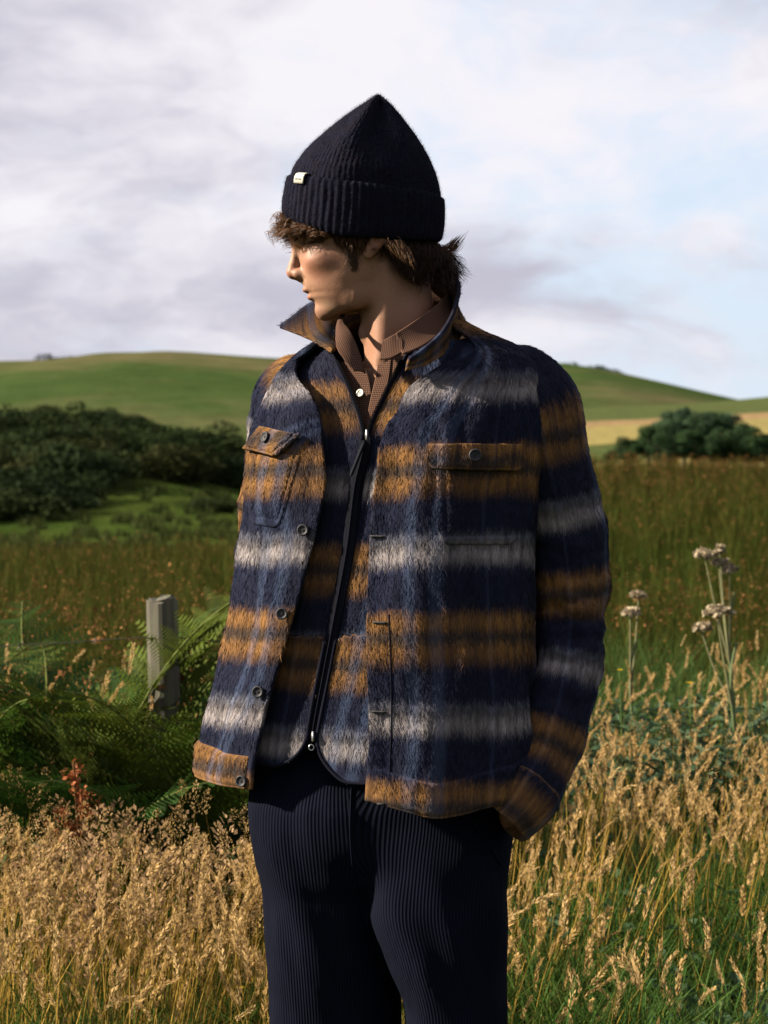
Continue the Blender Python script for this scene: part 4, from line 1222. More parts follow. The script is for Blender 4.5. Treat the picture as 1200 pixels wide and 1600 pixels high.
# --- sleeves
def sleeve(pts, rad, name, vphase, seed, flat=.92, nseg=170, nr=120, wr=1.0):
    C0 = np.array([P(*p) for p in pts]); C = crom(C0, nseg)
    s0 = np.r_[0, np.cumsum(np.linalg.norm(np.diff(C0, axis=0), axis=1))]; s = np.linspace(0, 1, nseg)
    Rr = pchip(s, s0/s0[-1], rad)
    T, N, B = frames(C)
    a = np.linspace(0, 2*np.pi, nr, endpoint=False)
    L = np.r_[0, np.cumsum(np.linalg.norm(np.diff(C, axis=0), axis=1))]
    SS, AA = np.meshgrid(L, a, indexing='ij')
    nz = fbm(np.stack([np.cos(AA)*1.6, np.sin(AA)*1.6, SS*7 + seed], -1), 3) - .5
    wrk = fbm(np.stack([np.cos(AA + SS*5)*1.2, np.sin(AA + SS*5)*1.2, SS*24 + seed*3], -1), 3) - .5
    el = np.exp(-((SS/L[-1]-.58)/.16)**2)
    crs = np.sin(SS*2*np.pi/.034 + 2.2*np.sin(AA) + 3*nz)*np.clip(np.cos(AA-2.6), 0, 1)*el      # creases inside the elbow
    rr = Rr[:, None] + wr*(nz*.024 + wrk*(.010 + .018*el) + crs*.0018) + .0035*sstep(L[-1]-.066, L[-1]-.063, SS)
    Pg = C[:, None] + N[:, None]*(rr*np.cos(AA))[..., None] + B[:, None]*(rr*flat*np.sin(AA))[..., None]
    Ng = N[:, None]*np.cos(AA)[..., None] + B[:, None]*np.sin(AA)[..., None]
    uvU = AA*.062; uvV = vphase - SS + .120*(SS > L[-1]-.066)
    # cuff end turns inwards
    last = Pg[-1]; mid = last.mean(0)
    ins = [mid + (last-mid)*k + T[-1]*d for k, d in ((.97, .003), (.90, .002), (.86, -.012), (.80, -.05))]
    Pf = np.concatenate([Pg, np.array(ins)], 0)
    f = grid_faces(nr, len(Pf), True)
    Nf = np.concatenate([Ng, np.repeat(Ng[-1:], len(ins), 0)], 0)
    f = orient(f, Pf.reshape(-1, 3), Nf.reshape(-1, 3))
    luv = np.stack([np.concatenate([uvU, np.repeat(uvU[-1:], len(ins), 0)]), np.concatenate([uvV, np.repeat(uvV[-1:], len(ins), 0)])], -1).reshape(-1, 2)
    lu = luv[f.ravel()].reshape(-1, 4, 2)
    wrap = lu[..., 0].max(1) - lu[..., 0].min(1) > .2
    x = lu[..., 0]; x[wrap] = np.where(x[wrap] < .1, x[wrap] + 2*np.pi*.062, x[wrap]); lu[..., 0] = x
    o = mesh(name, Pf.reshape(-1, 3), f, m_plaid, jacket, loop_uv=lu.reshape(-1, 2))
    V, F, UVs, Nn = add_fuzz(Pg[:-8], Ng[:-8], uvU[:-8], uvV[:-8], 23000, .005, .012, seed)
    z = mesh('wool_fibres', V, F, m_plaid, o if False else jacket, uv=UVs, normals=Nn); tag(z, kind='stuff')
    return o, C, L, Pg
arm_l = [(770, 585, -.05), (815, 597, -.055), (843, 635, -.06), (856, 700, -.055), (873, 780, -.045), (887, 860, -.035), (893, 950, -.03), (889, 1030, -.04), (873, 1110, -.06), (846, 1190, -.085), (812, 1250, -.115), (786, 1281, -.125)]
rad_l = [.045, .060, .067, .066, .064, .062, .060, .058, .058, .056, .052, .046]
sl_l, CL, LL, SLP = sleeve(arm_l, rad_l, 'sleeve', 1.1875 + .262, 3)
arm_r = [(500, 590, .06), (458, 605, .09), (446, 660, .115), (438, 730, .13), (427, 800, .14), (422, 860, .14), (436, 940, .13), (470, 1020, .11), (520, 1100, .10)]
sleeve(arm_r, [.045, .056, .060, .060, .058, .057, .056, .054, .05], 'sleeve', 1.1875 + .140, 9)

# --- collar: stands up, both points spread
base_pts = [(634, 578, -.158), (662, 572, -.135), (700, 548, -.095), (722, 520, -.04), (722, 498, .03), (692, 484, .085), (645, 482, .105), (592, 500, .10), (556, 522, .06), (536, 540, -.01), (519, 549, -.085)]
top_pts = [(640, 560, -.172), (655, 551, -.168), (690, 520, -.140), (711, 478, -.085), (716, 440, -.015), (697, 412, .06), (650, 408, .10), (590, 432, .115), (535, 452, .10), (488, 473, .055), (437, 510, -.02)]
nb_ = 160
Cb, Ct = crom([P(*p) for p in base_pts], nb_), crom([P(*p) for p in top_pts], nb_)
nh = 26; hv = np.linspace(0, 1, nh)[:, None, None]
ctr = np.array([.025, 0, 0])
Pc = Cb[None]*(1-hv) + Ct[None]*hv
outw = Pc - np.array([.03, .01, 0]); outw[..., 2] = 0; outw /= np.linalg.norm(outw, axis=-1)[..., None]
Pc = Pc - outw*(.010*np.sin(np.pi*hv)) + outw*(.006*(fbm(Pc*30, 2)-.5))[..., None]*hv
cU = arc(Pc); cV = 1.090 - hv[..., 0]*.075*np.ones((1, nb_))
cf = orient(grid_faces(nb_, nh), Pc.reshape(-1, 3), outw.reshape(-1, 3))
collar = mesh('collar', Pc.reshape(-1, 3), cf, m_plaid, jacket, uv=np.stack([cU + .05, cV], -1).reshape(-1, 2))
solidify(collar, .0065, 0)
for sg, sd in ((1, 12), (-1, 13)):
    V, F, UVs, Nn = add_fuzz(Pc + outw*sg*.0034, outw*sg, cU+.05, cV, 12000, .004, .010, sd, out=.35, down=.6)
    z = mesh('wool_fibres', V, F, m_plaid, jacket, uv=UVs, normals=Nn); tag(z, kind='stuff')
V, F, UVs, Nn = add_fuzz(Pc, outw, cU+.05, cV, 300, .004, .008, 14, out=.9, down=.6)
z = mesh('wool_fibres', V, F, m_plaid, jacket, uv=UVs, normals=Nn); tag(z, kind='stuff')

# ================================================================== patches that lie on a garment
def patch(quad, ns, nt, bvh, F, Vv, UV, off, name, parent, mat, round_low=.0, puff=.0, thick=.004, vshift=0.0):
    """quad = px corners: top-left, top-right, bottom-right, bottom-left"""
    tl, tr, br, bl = [np.array(q, float) for q in quad]
    Pp = np.zeros((nt, ns, 3)); Nn = np.zeros((nt, ns, 3)); U = np.zeros((nt, ns, 2))
    for j in range(nt):
        tt = j/(nt-1)
        for i in range(ns):
            sx = i/(ns-1)
            # rounded lower corners
            e = min(sx, 1-sx); lim = 1.0
            if round_low and e < round_low: lim = 1 - (1-math.sqrt(max(0, 1-(1-e/round_low)**2)))*round_low*(np.linalg.norm(tr-tl)/max(1, np.linalg.norm(bl-tl)))
            t2 = tt*lim
            q = (tl*(1-sx)+tr*sx)*(1-t2) + (bl*(1-sx)+br*sx)*t2
            r_ = ray_uv(q[0], q[1], bvh, F, Vv, UV)
            if r_ is None:
                Pp[j, i] = Pp[j, i-1] if i else Pp[j-1, i]; Nn[j, i] = Nn[j, i-1] if i else Nn[j-1, i]; U[j, i] = U[j, i-1] if i else U[j-1, i]
            else: Pp[j, i], Nn[j, i], U[j, i] = r_
    e = np.minimum(np.minimum(np.arange(ns), np.arange(ns)[::-1])[None]/(ns*.10), (np.arange(nt)[::-1])[:, None]/(nt*.12))
    ridge = np.clip(e, 0, 1)**.5
    groove = np.exp(-((e-1.0)/.30)**2)*.0030
    Nm = Nn.mean((0, 1)); Nm /= np.linalg.norm(Nm); Ns = Nn*.5 + Nm*.5
    o_ = off*(.45+.55*ridge) + puff*np.linspace(0, 1, nt)[:, None]*np.ones((1, ns)) - groove
    Q = Pp + Ns*o_[..., None]
    f = orient(grid_faces(ns, nt), Q.reshape(-1, 3), Ns.reshape(-1, 3))
    U = U + np.array([.01, vshift])
    ob = mesh(name, Q.reshape(-1, 3), f, mat, parent, uv=U.reshape(-1, 2))
    solidify(ob, thick)
    return ob, Q, Ns, U
JV = JP.reshape(-1, 3)
A1 = (jbvh, jf, JV, juv)
_, Q3, N3, U3 = patch([(682, 728), (811, 728), (811, 851), (684, 851)], 40, 36, *A1, .0034, 'pocket', jacket, m_plaid, round_low=.16, thick=.003)
_, Q4, N4, U4 = patch([(394, 705), (470, 712), (436, 826), (391, 818)], 30, 36, *A1, .0034, 'pocket', jacket, m_plaid, round_low=.18, thick=.003)
fl_l, Q1, N1, U1 = patch([(669, 694), (814, 694), (814, 736), (669, 734)], 48, 22, *A1, .0150, 'pocket_flap', jacket, m_plaid, round_low=.10, puff=.006, thick=.006, vshift=-.012)
fl_r, Q2, N2, U2 = patch([(412, 668), (474, 681), (437, 716), (388, 704)], 40, 22, *A1, .0140, 'pocket_flap', jacket, m_plaid, round_low=.04, puff=.004, thick=.006, vshift=-.045)
for Q, N, U, sd, nf in ((Q1, N1, U1, 21, 2500), (Q2, N2, U2, 22, 2000), (Q3, N3, U3, 23, 5000), (Q4, N4, U4, 24, 3500)):
    V, F, UVs, Nn = add_fuzz(Q[:-3], N[:-3], U[:-3, :, 0], U[:-3, :, 1], nf, .003, .007, sd)
    z = mesh('wool_fibres', V, F, m_plaid, jacket, uv=UVs, normals=Nn); tag(z, kind='stuff')

# --- buttons
m_button = simple('horn_button', (.016, .016, .019), .6, var=.5, scale=200, spec=.2)
m_thread = simple('dark_thread', (.008, .008, .010), .9)
m_pearl = simple('pearl_button', (.62, .58, .50), .3)
def button(loc, nrm, d, parent, mat=m_button, roll=.3, name='button'):
    R = d/2; ac = Acc()
    prof = [(0, .0006), (.50, .0006), (.62, .0010), (.72, .0022), (.86, .0026), (.97, .0018), (1.0, .0006), (.96, -.0008), (0, -.0008)]
    n = 28; a = np.linspace(0, 2*np.pi, n, endpoint=False)
    V = np.concatenate([np.stack([np.cos(a)*r*R, np.sin(a)*r*R, np.full(n, h*d/.018)], 1) for r, h in prof])
    o = mesh(name, V, grid_faces(n, len(prof), True), mat, parent)
    ac = Acc()
    for k in range(4):
        b = k*math.pi/2 + math.pi/4; c = np.array([math.cos(b), math.sin(b), 0])*R*.20
        V = np.concatenate([np.stack([c[0]+np.cos(a)*R*.085, c[1]+np.sin(a)*R*.085, np.full(n, .0011*d/.018)], 1), [[c[0], c[1], .0011*d/.018]]])
        ac.add(V, np.stack([np.arange(n), (np.arange(n)+1) % n, np.full(n, n)], 1))
    for s in (1, -1):
        dd = np.array([1, s, 0])/math.sqrt(2)*R*.22; V, F = tube(np.array([-dd, [0, 0, 0], dd]) + [0, 0, .0013*d/.018], R*.05, 5); ac.add(V, F)
    h = ac.build('thread', m_thread, o)
    zq = Vector(nrm).to_track_quat('Z', 'Y'); M = zq.to_matrix().to_4x4() @ Matrix.Rotation(roll, 4, 'Z')
    M.translation = Vector(loc) + Vector(nrm)*.0035
    o.matrix_local = M
    return o
for px, py, d in [(503, 694, .0185), (475, 829, .0185), (442, 959, .0185), (405, 1081, .0185), (380, 1220, .0185)]:
    h = ray(px, py, jbvh)
    if h[0] is not None:
        n = np.array(h[1]); n = n if n @ np.array([0, -1, 0]) > 0 else -n; n = n + np.array([.25, -.3, 0]); n /= np.linalg.norm(n)
        button(h[0], n, d, jacket).location += Vector(n)*.003
def at_flap(Q, N, si, tj): 
    j, i = int(tj*(Q.shape[0]-1)), int(si*(Q.shape[1]-1)); return Q[j, i], N[j, i]/np.linalg.norm(N[j, i])
p_, n_ = at_flap(Q1, N1, .49, .45); button(p_, n_, .0195, fl_l)
p_, n_ = at_flap(Q2, N2, .48, .42); button(p_, n_, .0175, fl_r)
# --- buttonholes on his left front: dark stitched slits
for px, py in [(590, 838), (594, 973), (592, 1112), (590, 1256)]:
    q = [ray(px + dx, py + dx*.04, jbvh) for dx in np.linspace(-11, 11, 9)]
    q = [np.array(h[0]) + np.array(h[1])*(.0018 if np.array(h[1])[1] < 0 else -.0018) for h in q if h[0] is not None]
    if len(q) > 3:
        q = np.array(q); V, F = tube(q, np.array([.0004] + [.0026]*(len(q)-2) + [.0004]), 8, .0016); mesh('buttonhole', V, F, m_thread, jacket)
# --- inner placket stitch line on the left front, armhole seam, yoke seam: fine raised seams
def seam(path, off=.0012, r=.0011, mat=m_bind, bvh=jbvh, name='seam', parent=jacket):
    pts = []
    for px, py in crom(np.array(path, float), 60):
        h = ray(px, py, bvh)
        if h[0] is not None:
            n = np.array(h[1]); n = n if n[1] < 0 else -n; pts.append(np.array(h[0]) + n*off)
    if len(pts) > 4:
        V, F = tube(np.array(pts), r, 5); mesh(name, V, F, mat, parent)
seam([(608, 960), (611, 1040), (612, 1130), (608, 1230)]); seam([(606, 1238), (680, 1242), (745, 1240)])

# ================================================================== VEST (zip liner)
VO, VN = .022, .006
ZIP = ([470, 560, 620, 660, 690, 760, 850, 950, 1050, 1150, 1240], [600, 585, 577, 574, 572, 557, 546, 528, 509, 491, 480])
V_L = ([470, 520, 560, 620, 660, 690], [496, 508, 525, 552, 565, 569.5])       # open neck edges of the vest
V_R = ([470, 520, 560, 620, 660, 690], [668, 655, 634, 602, 583, 574.5])
def vest_panel(side):
    nu, nv = 96, 170
    w = np.linspace(0, 1, nv)
    zt = 1.515; zb0 = CAM_Z - (1222-HORIZON)/1000*(3.5-.115)/3.5
    z = zt + (zb0-zt)*w
    py = HORIZON + (CAM_Z - z)*1000*3.5/(3.5-.115)
    e = np.where(py < 690, pchip(py, *(V_L if side < 0 else V_R)), pchip(py, *ZIP) + side*7.5)
    th0 = th_for_px(z, e, VO, VN)
    a = np.linspace(0, 1, nu)**1.25
    th1 = side*2.2
    TH = th0[:, None] + (th1 - th0)[:, None]*a[None]
    Z = np.repeat(z[:, None], nu, 1)
    Pg = torso(Z, TH, VO, VN)
    d = arc(Pg)[-20:].mean(0)*1000      # distance from the zip edge (mm)
    # rounded lower corner
    pyb = np.interp(d, [0, 6, 16, 32, 52, 80, 140], [1158, 1174, 1190, 1203, 1211, 1213, 1208] if side > 0 else [1158, 1172, 1186, 1197, 1203, 1202, 1196]) + (8 if side > 0 else 0)*sstep(20, 60, d)
    zb = CAM_Z - (pyb-HORIZON)/1000*(3.5-.115)/3.5
    Zs = zt + (zb - zt)[None]*w[:, None]
    py2 = HORIZON + (CAM_Z - Zs)*1000*3.5/(3.5-.115)
    thz = np.interp(Zs[:, 0], z[::-1], th0[::-1])
    TH = np.stack([np.interp(Zs[:, i], z[::-1], th0[::-1]) for i in range(nu)], 1)*(1-a)[None] + th1*a[None]
    Pg = torso(Zs, TH, VO, VN)
    N = normals_grid(Pg); N = N if N[70, 3] @ EF > 0 else -N
    low = sstep(994, 997, py2 + (4 if side > 0 else -2)*np.clip(d/40, 0, 1)[None])
    Pg = Pg + N*(low*.0035 + (fbm(np.stack([TH*4, Zs*7, 0*Zs+side], -1), 2)-.5)*.010)[..., None]
    Vv = Zs + np.where(low > .5, .0425, -.1015)
    U = arc(Pg)*1.0 + (.02 if side > 0 else .13)
    return Pg, N, U, Vv
vest = empty('vest', (0, 0, 0)); vest.parent = person
vest['label'] = 'zipped check wool liner vest with rounded hem and navy binding'
for side in (-1, 1):
    Pg, N, U, Vv = vest_panel(side)
    nv, nu = Pg.shape[:2]
    f = orient(grid_faces(nu, nv), Pg.reshape(-1, 3), N.reshape(-1, 3))
    o = mesh('front_panel', Pg.reshape(-1, 3), f, m_plaid, vest, uv=np.stack([U, Vv], -1).reshape(-1, 2)); solidify(o, .005)
    msk = np.zeros((nv, nu)); msk[:-6, :70] = 1
    V, F, UVs, Nn = add_fuzz(Pg, N, U, Vv, 16000, .005, .014, 30+side, mask=msk)
    zf = mesh('wool_fibres', V, F, m_plaid, vest, uv=UVs, normals=Nn); tag(zf, kind='stuff')
    edge = np.concatenate([Pg[:, 0] + N[:, 0]*.001, (Pg[-1] + N[-1]*.001)[1:]])
    edge = crom(edge[::4], 200)
    V, F = tube(edge, .0032, 8, .0028); mesh('binding', V, F, m_bind, vest)
    if side < 0: VPL = (Pg, N)
# zipper: tape, coil of teeth, slider and cord pull
m_tape = simple('zip_tape', (.005, .0055, .008), .95, var=.3, scale=400, spec=.05)
m_metal = simple('gunmetal', (.36, .36, .37), .32, .95)
m_rubber = simple('pull_tab', (.006, .007, .011), .85, spec=.08)
zp = np.linspace(688, 1152, 90)
zz = CAM_Z - (zp-HORIZON)/1000*(3.5-.115)/3.5
thz = th_for_px(zz, pchip(zp, *ZIP), VO, VN)
tape = []
for d in np.linspace(-.0085, .0085, 7):
    c0 = torso(zz, thz, VO-.002, VN); n0 = np.gradient(torso(zz, thz+.001, VO, VN) - torso(zz, thz-.001, VO, VN), axis=0)*0
    tang = torso(zz, thz+.01, VO, VN) - torso(zz, thz-.01, VO, VN); tang /= np.linalg.norm(tang, axis=1)[:, None]
    out = np.cross(tang, np.array([0, 0, 1.0])); out = out*np.sign((out @ EF))[:, None]
    tape.append(c0 + tang*d + out*(.0015 - abs(d)*.12 + .0015))
tape = np.stack(tape, 1)
f = orient(grid_faces(7, len(zz)), tape.reshape(-1, 3), np.repeat(out, 7, 0)); zt_ = mesh('zip_tape', tape.reshape(-1, 3), f, m_tape, vest)
mid = tape[:, 3] + out*.001
V, F = tube(mid, .0019, 6, .0013); 
V = V.reshape(len(mid), 6, 3) + (out*(.0005*(np.arange(len(mid)) % 2))[:, None])[:, None]; mesh('zip_teeth', V.reshape(-1, 3), F, m_bind, vest)
def teeth_edge(tab, side):     # open upper part: teeth along the vest neck edge
    Pg, N, U, Vv = vest_panel(side)
    e = Pg[:, 0] + N[:, 0]*.004; q = to_px(e)[1]; e = e[(q > 560) & (q < 690)]
    c = crom(e[::4], 60); ac = Acc()
    for k in range(0, 60):
        d = np.array([-side*.0045, 0, 0]); V, F = tube(np.array([c[k], c[k]+d*.5, c[k]+d]), .0009, 4); ac.add(V, F)
    ac.build('zip_teeth', m_tape, vest)
teeth_edge(V_L, -1); teeth_edge(V_R, 1)
def slider(px, py, Y, flip=1):
    o = P(px, py, Y); ac = Acc()
    V, F = tube(np.array([o + np.array([0, 0, .009]), o + np.array([0, 0, .004]), o, o - np.array([0, 0, .006])]), np.array([.0032, .0045, .0046, .0030]), 10, np.array([.002, .0028, .0028, .002])); ac.add(V, F)
    V, F = tube(np.array([o + np.array([0, -.003, .006]), o + np.array([0, -.006, .002]), o + np.array([0, -.004, -.005])]), .0012, 6); ac.add(V, F)
    return ac
ys = to_px(mid[0])
ac = slider(573, 681, float(mid[0][1])-.004); ac.build('zip_slider', m_metal, vest)
a_, b_ = P(569, 692, float(mid[0][1])-.008), P(548, 744, float(mid[6][1])-.012)
C = crom([a_, (a_+b_)/2 + [0, -.002, 0], b_], 16)
V, F = tube(C, np.r_[.0022, np.linspace(.0036, .0052, 13), .0050, .0030], 10, np.r_[.0018, np.full(13, .0030), .0028, .0015]); mesh('zip_pull', V, F, m_rubber, vest)
ac = slider(489, 1152, float(mid[-1][1])-.004); 
ring = np.array([[math.cos(a)*.0038, 0, math.sin(a)*.0042] for a in np.linspace(0, 2*np.pi, 17)]) + P(486.5, 1168, float(mid[-1][1])-.008)
V, F = tube(ring, .0011, 6); ac.add(V, F); ac.build('zip_slider', m_metal, vest)

# ================================================================== SHIRT
shirt = empty('shirt', (0, 0, 0)); shirt.parent = person; shirt['label'] = 'brown micro-check shirt with open collar'
thg = np.linspace(-1.7, 1.7, 140); zg = np.linspace(1.56, 1.15, 120)
TG, ZG = np.meshgrid(thg, zg)
SO = .034
SG = torso(ZG, TG, SO, .012); sgf = grid_faces(140, 120)
sbvh = BVHTree.FromPolygons([tuple(v) for v in SG.reshape(-1, 3)], [tuple(q) for q in sgf])
def px_patch(rows, ns, nt, off, name, mat, thick=.0012, fold=0.0):
    """rows: (py, px_from, px_to); laid on the shirt body"""
    r = np.array(rows, float); py = np.linspace(r[0, 0], r[-1, 0], nt); a = pchip(py, r[:, 0], r[:, 1]); b = pchip(py, r[:, 0], r[:, 2])
    Pp = np.zeros((nt, ns, 3))
    for j in range(nt):
        for i in range(ns):
            h = ray(a[j] + (b[j]-a[j])*i/(ns-1), py[j], sbvh)
            n = np.array(h[1]); n = n if n[1] < 0 else -n
            Pp[j, i] = np.array(h[0]) + n*off
    N = normals_grid(Pp); N = N if N[nt//2, ns//2][1] < 0 else -N
    Pp += N*((fbm(Pp*22, 2)-.5)*.004)[..., None]
    o = mesh(name, Pp.reshape(-1, 3), orient(grid_faces(ns, nt), Pp.reshape(-1, 3), N.reshape(-1, 3)), mat, shirt, uv=np.stack([arc(Pp), np.repeat(Pp[:, :1, 2], ns, 1)], -1).reshape(-1, 2))
    solidify(o, thick); return o
px_patch([(556, 594, 680), (590, 589, 670), (620, 582, 660), (660, 575, 650), (740, 560, 640)], 40, 60, .004, 'front_panel', m_shirt)
px_patch([(556, 594.5, 614), (590, 589.5, 611), (620, 582.5, 605), (660, 575.5, 599), (740, 560.5, 584)], 14, 60, .0062, 'placket', m_shirt)
px_patch([(566, 490, 560), (580, 495, 573), (610, 500, 580), (640, 500, 583), (740, 490, 583)], 40, 50, .0015, 'front_panel', m_shirt)
px_patch([(572, 552, 600), (590, 552, 600), (640, 552, 600)], 20, 16, -.006, 'undershirt', m_tee)
h = ray(567, 617, sbvh); n = np.array(h[1]); n = n if n[1] < 0 else -n
button(np.array(h[0]) + n*.006, n, .0125, shirt, m_pearl)
def ribbon_surf(A, B, name, mat, parent, thick=.002, bulge=.0, nh=18, n=80, out=None):
    Ca, Cb2 = crom([P(*p) for p in A], n), crom([P(*p) for p in B], n)
    hv = np.linspace(0, 1, nh)[:, None, None]
    G = Ca[None]*(1-hv) + Cb2[None]*hv
    N = normals_grid(G)
    G = G + N*(bulge*np.sin(np.pi*hv))
    o = mesh(name, G.reshape(-1, 3), grid_faces(n, nh), mat, parent, uv=np.stack([arc(G), hv[..., 0]*np.linalg.norm(Ca-Cb2, axis=1)[None]], -1).reshape(-1, 2))
    solidify(o, thick, 0); return o
# collar leaf on his left (image right): runs round the neck, point at the front
ribbon_surf([(618, 521, -.128), (650, 500, -.112), (680, 478, -.075), (697, 458, -.02), (690, 440, .04), (650, 436, .075)],
            [(629, 554, -.150), (660, 541, -.140), (697, 513, -.095), (714, 490, -.03), (706, 474, .05), (660, 470, .09)], 'collar', m_shirt, shirt, .0022, .004)
ribbon_surf([(598, 533, -.128), (612, 525, -.128), (626, 518, -.122)], [(594, 562, -.140), (610, 560, -.145), (630, 550, -.145)], 'collar_stand', m_shirt, shirt, .002)
# leaf on his right (image left), standing open
ribbon_surf([(571, 583, -.128), (560, 548, -.118), (548, 520, -.10), (536, 503, -.06), (540, 490, -.01)],
            [(553, 580, -.140), (538, 562, -.135), (527, 545, -.122), (525, 520, -.09), (528, 500, -.04)], 'collar', m_shirt, shirt, .0022, .003)

# ================================================================== TROUSERS
def limb(rows, nr, n, ex=2.3):
    r = np.array(rows, float); py = np.linspace(r[0, 0], r[-1, 0], n); q = pchip(py, r[:, 0], r[:, 1:])
    a = np.linspace(0, 2*np.pi, nr, endpoint=False)
    k = (CAM_D + q[:, 2])/CAM_D
    X = ((q[:, 0]-600)/1000*k)[:, None] + (q[:, 1]/1000*k)[:, None]*(np.sign(np.sin(a))*np.abs(np.sin(a))**(2/ex))[None]
    Y = q[:, 2][:, None] - q[:, 3][:, None]*(np.sign(np.cos(a))*np.abs(np.cos(a))**(2/ex))[None]
    Z = np.repeat((CAM_Z - (py-HORIZON)/1000)[:, None], nr, 1)
    Pg = np.stack([X, Y, Z], -1)
    N = np.stack([np.sin(a)[None]+0*X, -np.cos(a)[None]+0*X, 0*X], -1)
    return Pg, N, a
LEG_R = np.array([(1180, 512, 95, .02, .085), (1260, 505, 106, .02, .10), (1330, 509, 107, .02, .108), (1400, 513, 102, .02, .107), (1480, 518, 102, .02, .104), (1600, 523, 102, .025, .10), (1800, 525, 98, .03, .10), (2035, 525, 92, .03, .10)], float)
LEG_L = np.array([(1180, 690, 95, -.02, .085), (1260, 690, 106, -.02, .10), (1330, 684, 113, -.03, .110), (1400, 679, 114, -.04, .112), (1480, 693, 98, -.05, .106), (1560, 709, 81, -.055, .10), (1640, 711, 78, -.055, .10), (1800, 712, 78, -.045, .10), (2035, 712, 76, -.03, .10)], float)
PELV = np.array([(1040, 600, 165, .02, .085), (1150, 598, 176, .012, .092), (1215, 595, 192, .005, .104), (1260, 594, 202, .0, .116), (1310, 596, 196, -.005, .114), (1360, 598, 178, -.005, .10), (1420, 600, 130, .0, .05), (1440, 600, 60, .0, .03)], float)
tx, ty, tz = np.arange(-.26, .26, .005), np.arange(-.21, .19, .005), np.arange(.005, 1.02, .005)
TX, TY, TZ = [q.astype(np.float32) for q in np.meshgrid(tx, ty, tz, indexing='ij')]
tpy = HORIZON + (CAM_Z - tz)*1000
def limb_sdf(rows, ex=2.3):
    q = pchip(tpy, rows[:, 0], rows[:, 1:]).astype(np.float32)
    k = (CAM_D + q[:, 2])/CAM_D
    cx_, hw, cy_, dp = [v[None, None].astype(np.float32) for v in ((q[:, 0]-600)/1000*k, q[:, 1]/1000*k, q[:, 2], q[:, 3])]
    g = ((np.abs(TX-cx_)/hw)**ex + (np.abs(TY-cy_)/dp)**ex)**(1/ex)
    d = (g-1)*np.minimum(hw, dp)
    lo, hi = CAM_Z-(rows[-1, 0]-HORIZON)/1000, CAM_Z-(rows[0, 0]-HORIZON)/1000
    return np.maximum(d, np.maximum(lo-TZ, TZ-hi)), q
dR, qR = limb_sdf(LEG_R); dL, qL = limb_sdf(LEG_L); dP, qP = limb_sdf(PELV)
wr = fbm(np.stack([TX*15 + TZ*4, TY*15, TZ*4 - TX*3], -1)[::2, ::2, ::2], 3).repeat(2, 0).repeat(2, 1).repeat(2, 2)[:TX.shape[0], :TX.shape[1], :TX.shape[2]] - .5
# hanging folds: from the fly towards each knee
fold = .006*np.sin((TX*1.0 + TZ*.35)*2*np.pi/.075)*np.exp(-((TZ-.62)/.09)**2)
sd = smin(smin(dR, dL, .006), dP, .022) - wr*.014 - fold*.5
sd = np.maximum(sd, np.maximum(.02-TZ, TZ-1.0))
tv, tq = surface_net(sd, np.array([tx[0], ty[0], tz[0]]), .005)
for _ in range(2):      # relax voxel steps
    acc_ = np.zeros_like(tv); cn = np.zeros(len(tv))
    for e in range(4):
        np.add.at(acc_, tq[:, e], tv[tq[:, (e+1) % 4]]); np.add.at(cn, tq[:, e], 1)
    tv = tv*.5 + acc_/cn[:, None]*.5
fc = tv[tq].mean(1); fpy = HORIZON + (CAM_Z-fc[:, 2])*1000
split = (np.interp(fpy, [1000, 1300, 1400, 1480, 1560, 2050], [549, 547, 562, 592, 628, 628])-600)/1000
isL = fc[:, 0] > split
vpy = HORIZON + (CAM_Z-tv[:, 2])*1000
def ang_u(rows, hw):
    q = pchip(vpy, rows[:, 0], rows[:, 1:]); return np.arctan2(tv[:, 0]-(q[:, 0]-600)/1000, -(tv[:, 1]-q[:, 2]))*hw
uR, uL = ang_u(LEG_R, .104), ang_u(LEG_L, .100)
lu = np.where(isL[:, None], uL[tq], uR[tq])
wrp = lu.max(1)-lu.min(1) > .3; per = np.where(isL, .100, .104)[:, None]*2*np.pi
lu = np.where(wrp[:, None] & (lu < 0), lu+per, lu)
loop_uv = np.stack([lu, tv[:, 2][tq]], -1).reshape(-1, 2)
trousers = mesh('trousers', tv, tq, m_cord, person, loop_uv=loop_uv)
trousers['label'] = 'loose dark navy corduroy trousers'
tbvh = BVHTree.FromPolygons([tuple(v) for v in tv], [tuple(q) for q in tq])
seam([(549, 1230), (547, 1300), (550, 1345), (556, 1385)], .001, .0012, m_cord, tbvh, 'fly_seam', trousers)
# boots stand in the grass below the frame
m_boot = simple('boot_leather', (.03, .02, .014), .5, var=.4, scale=60)
for px, Y in ((520, .02), (710, -.04)):
    c = P(px, 2050, Y); C = crom([c + [.01, .10, .05], c + [0, .02, .06], c + [-.02, -.08, .05], c + [-.04, -.18, .035]], 16)
    V, F = tube(C, np.r_[.02, np.linspace(.045, .048, 13), .035, .012], 14, np.r_[.02, np.linspace(.05, .035, 13), .025, .010]); mesh('boot', V, F, m_boot, person)

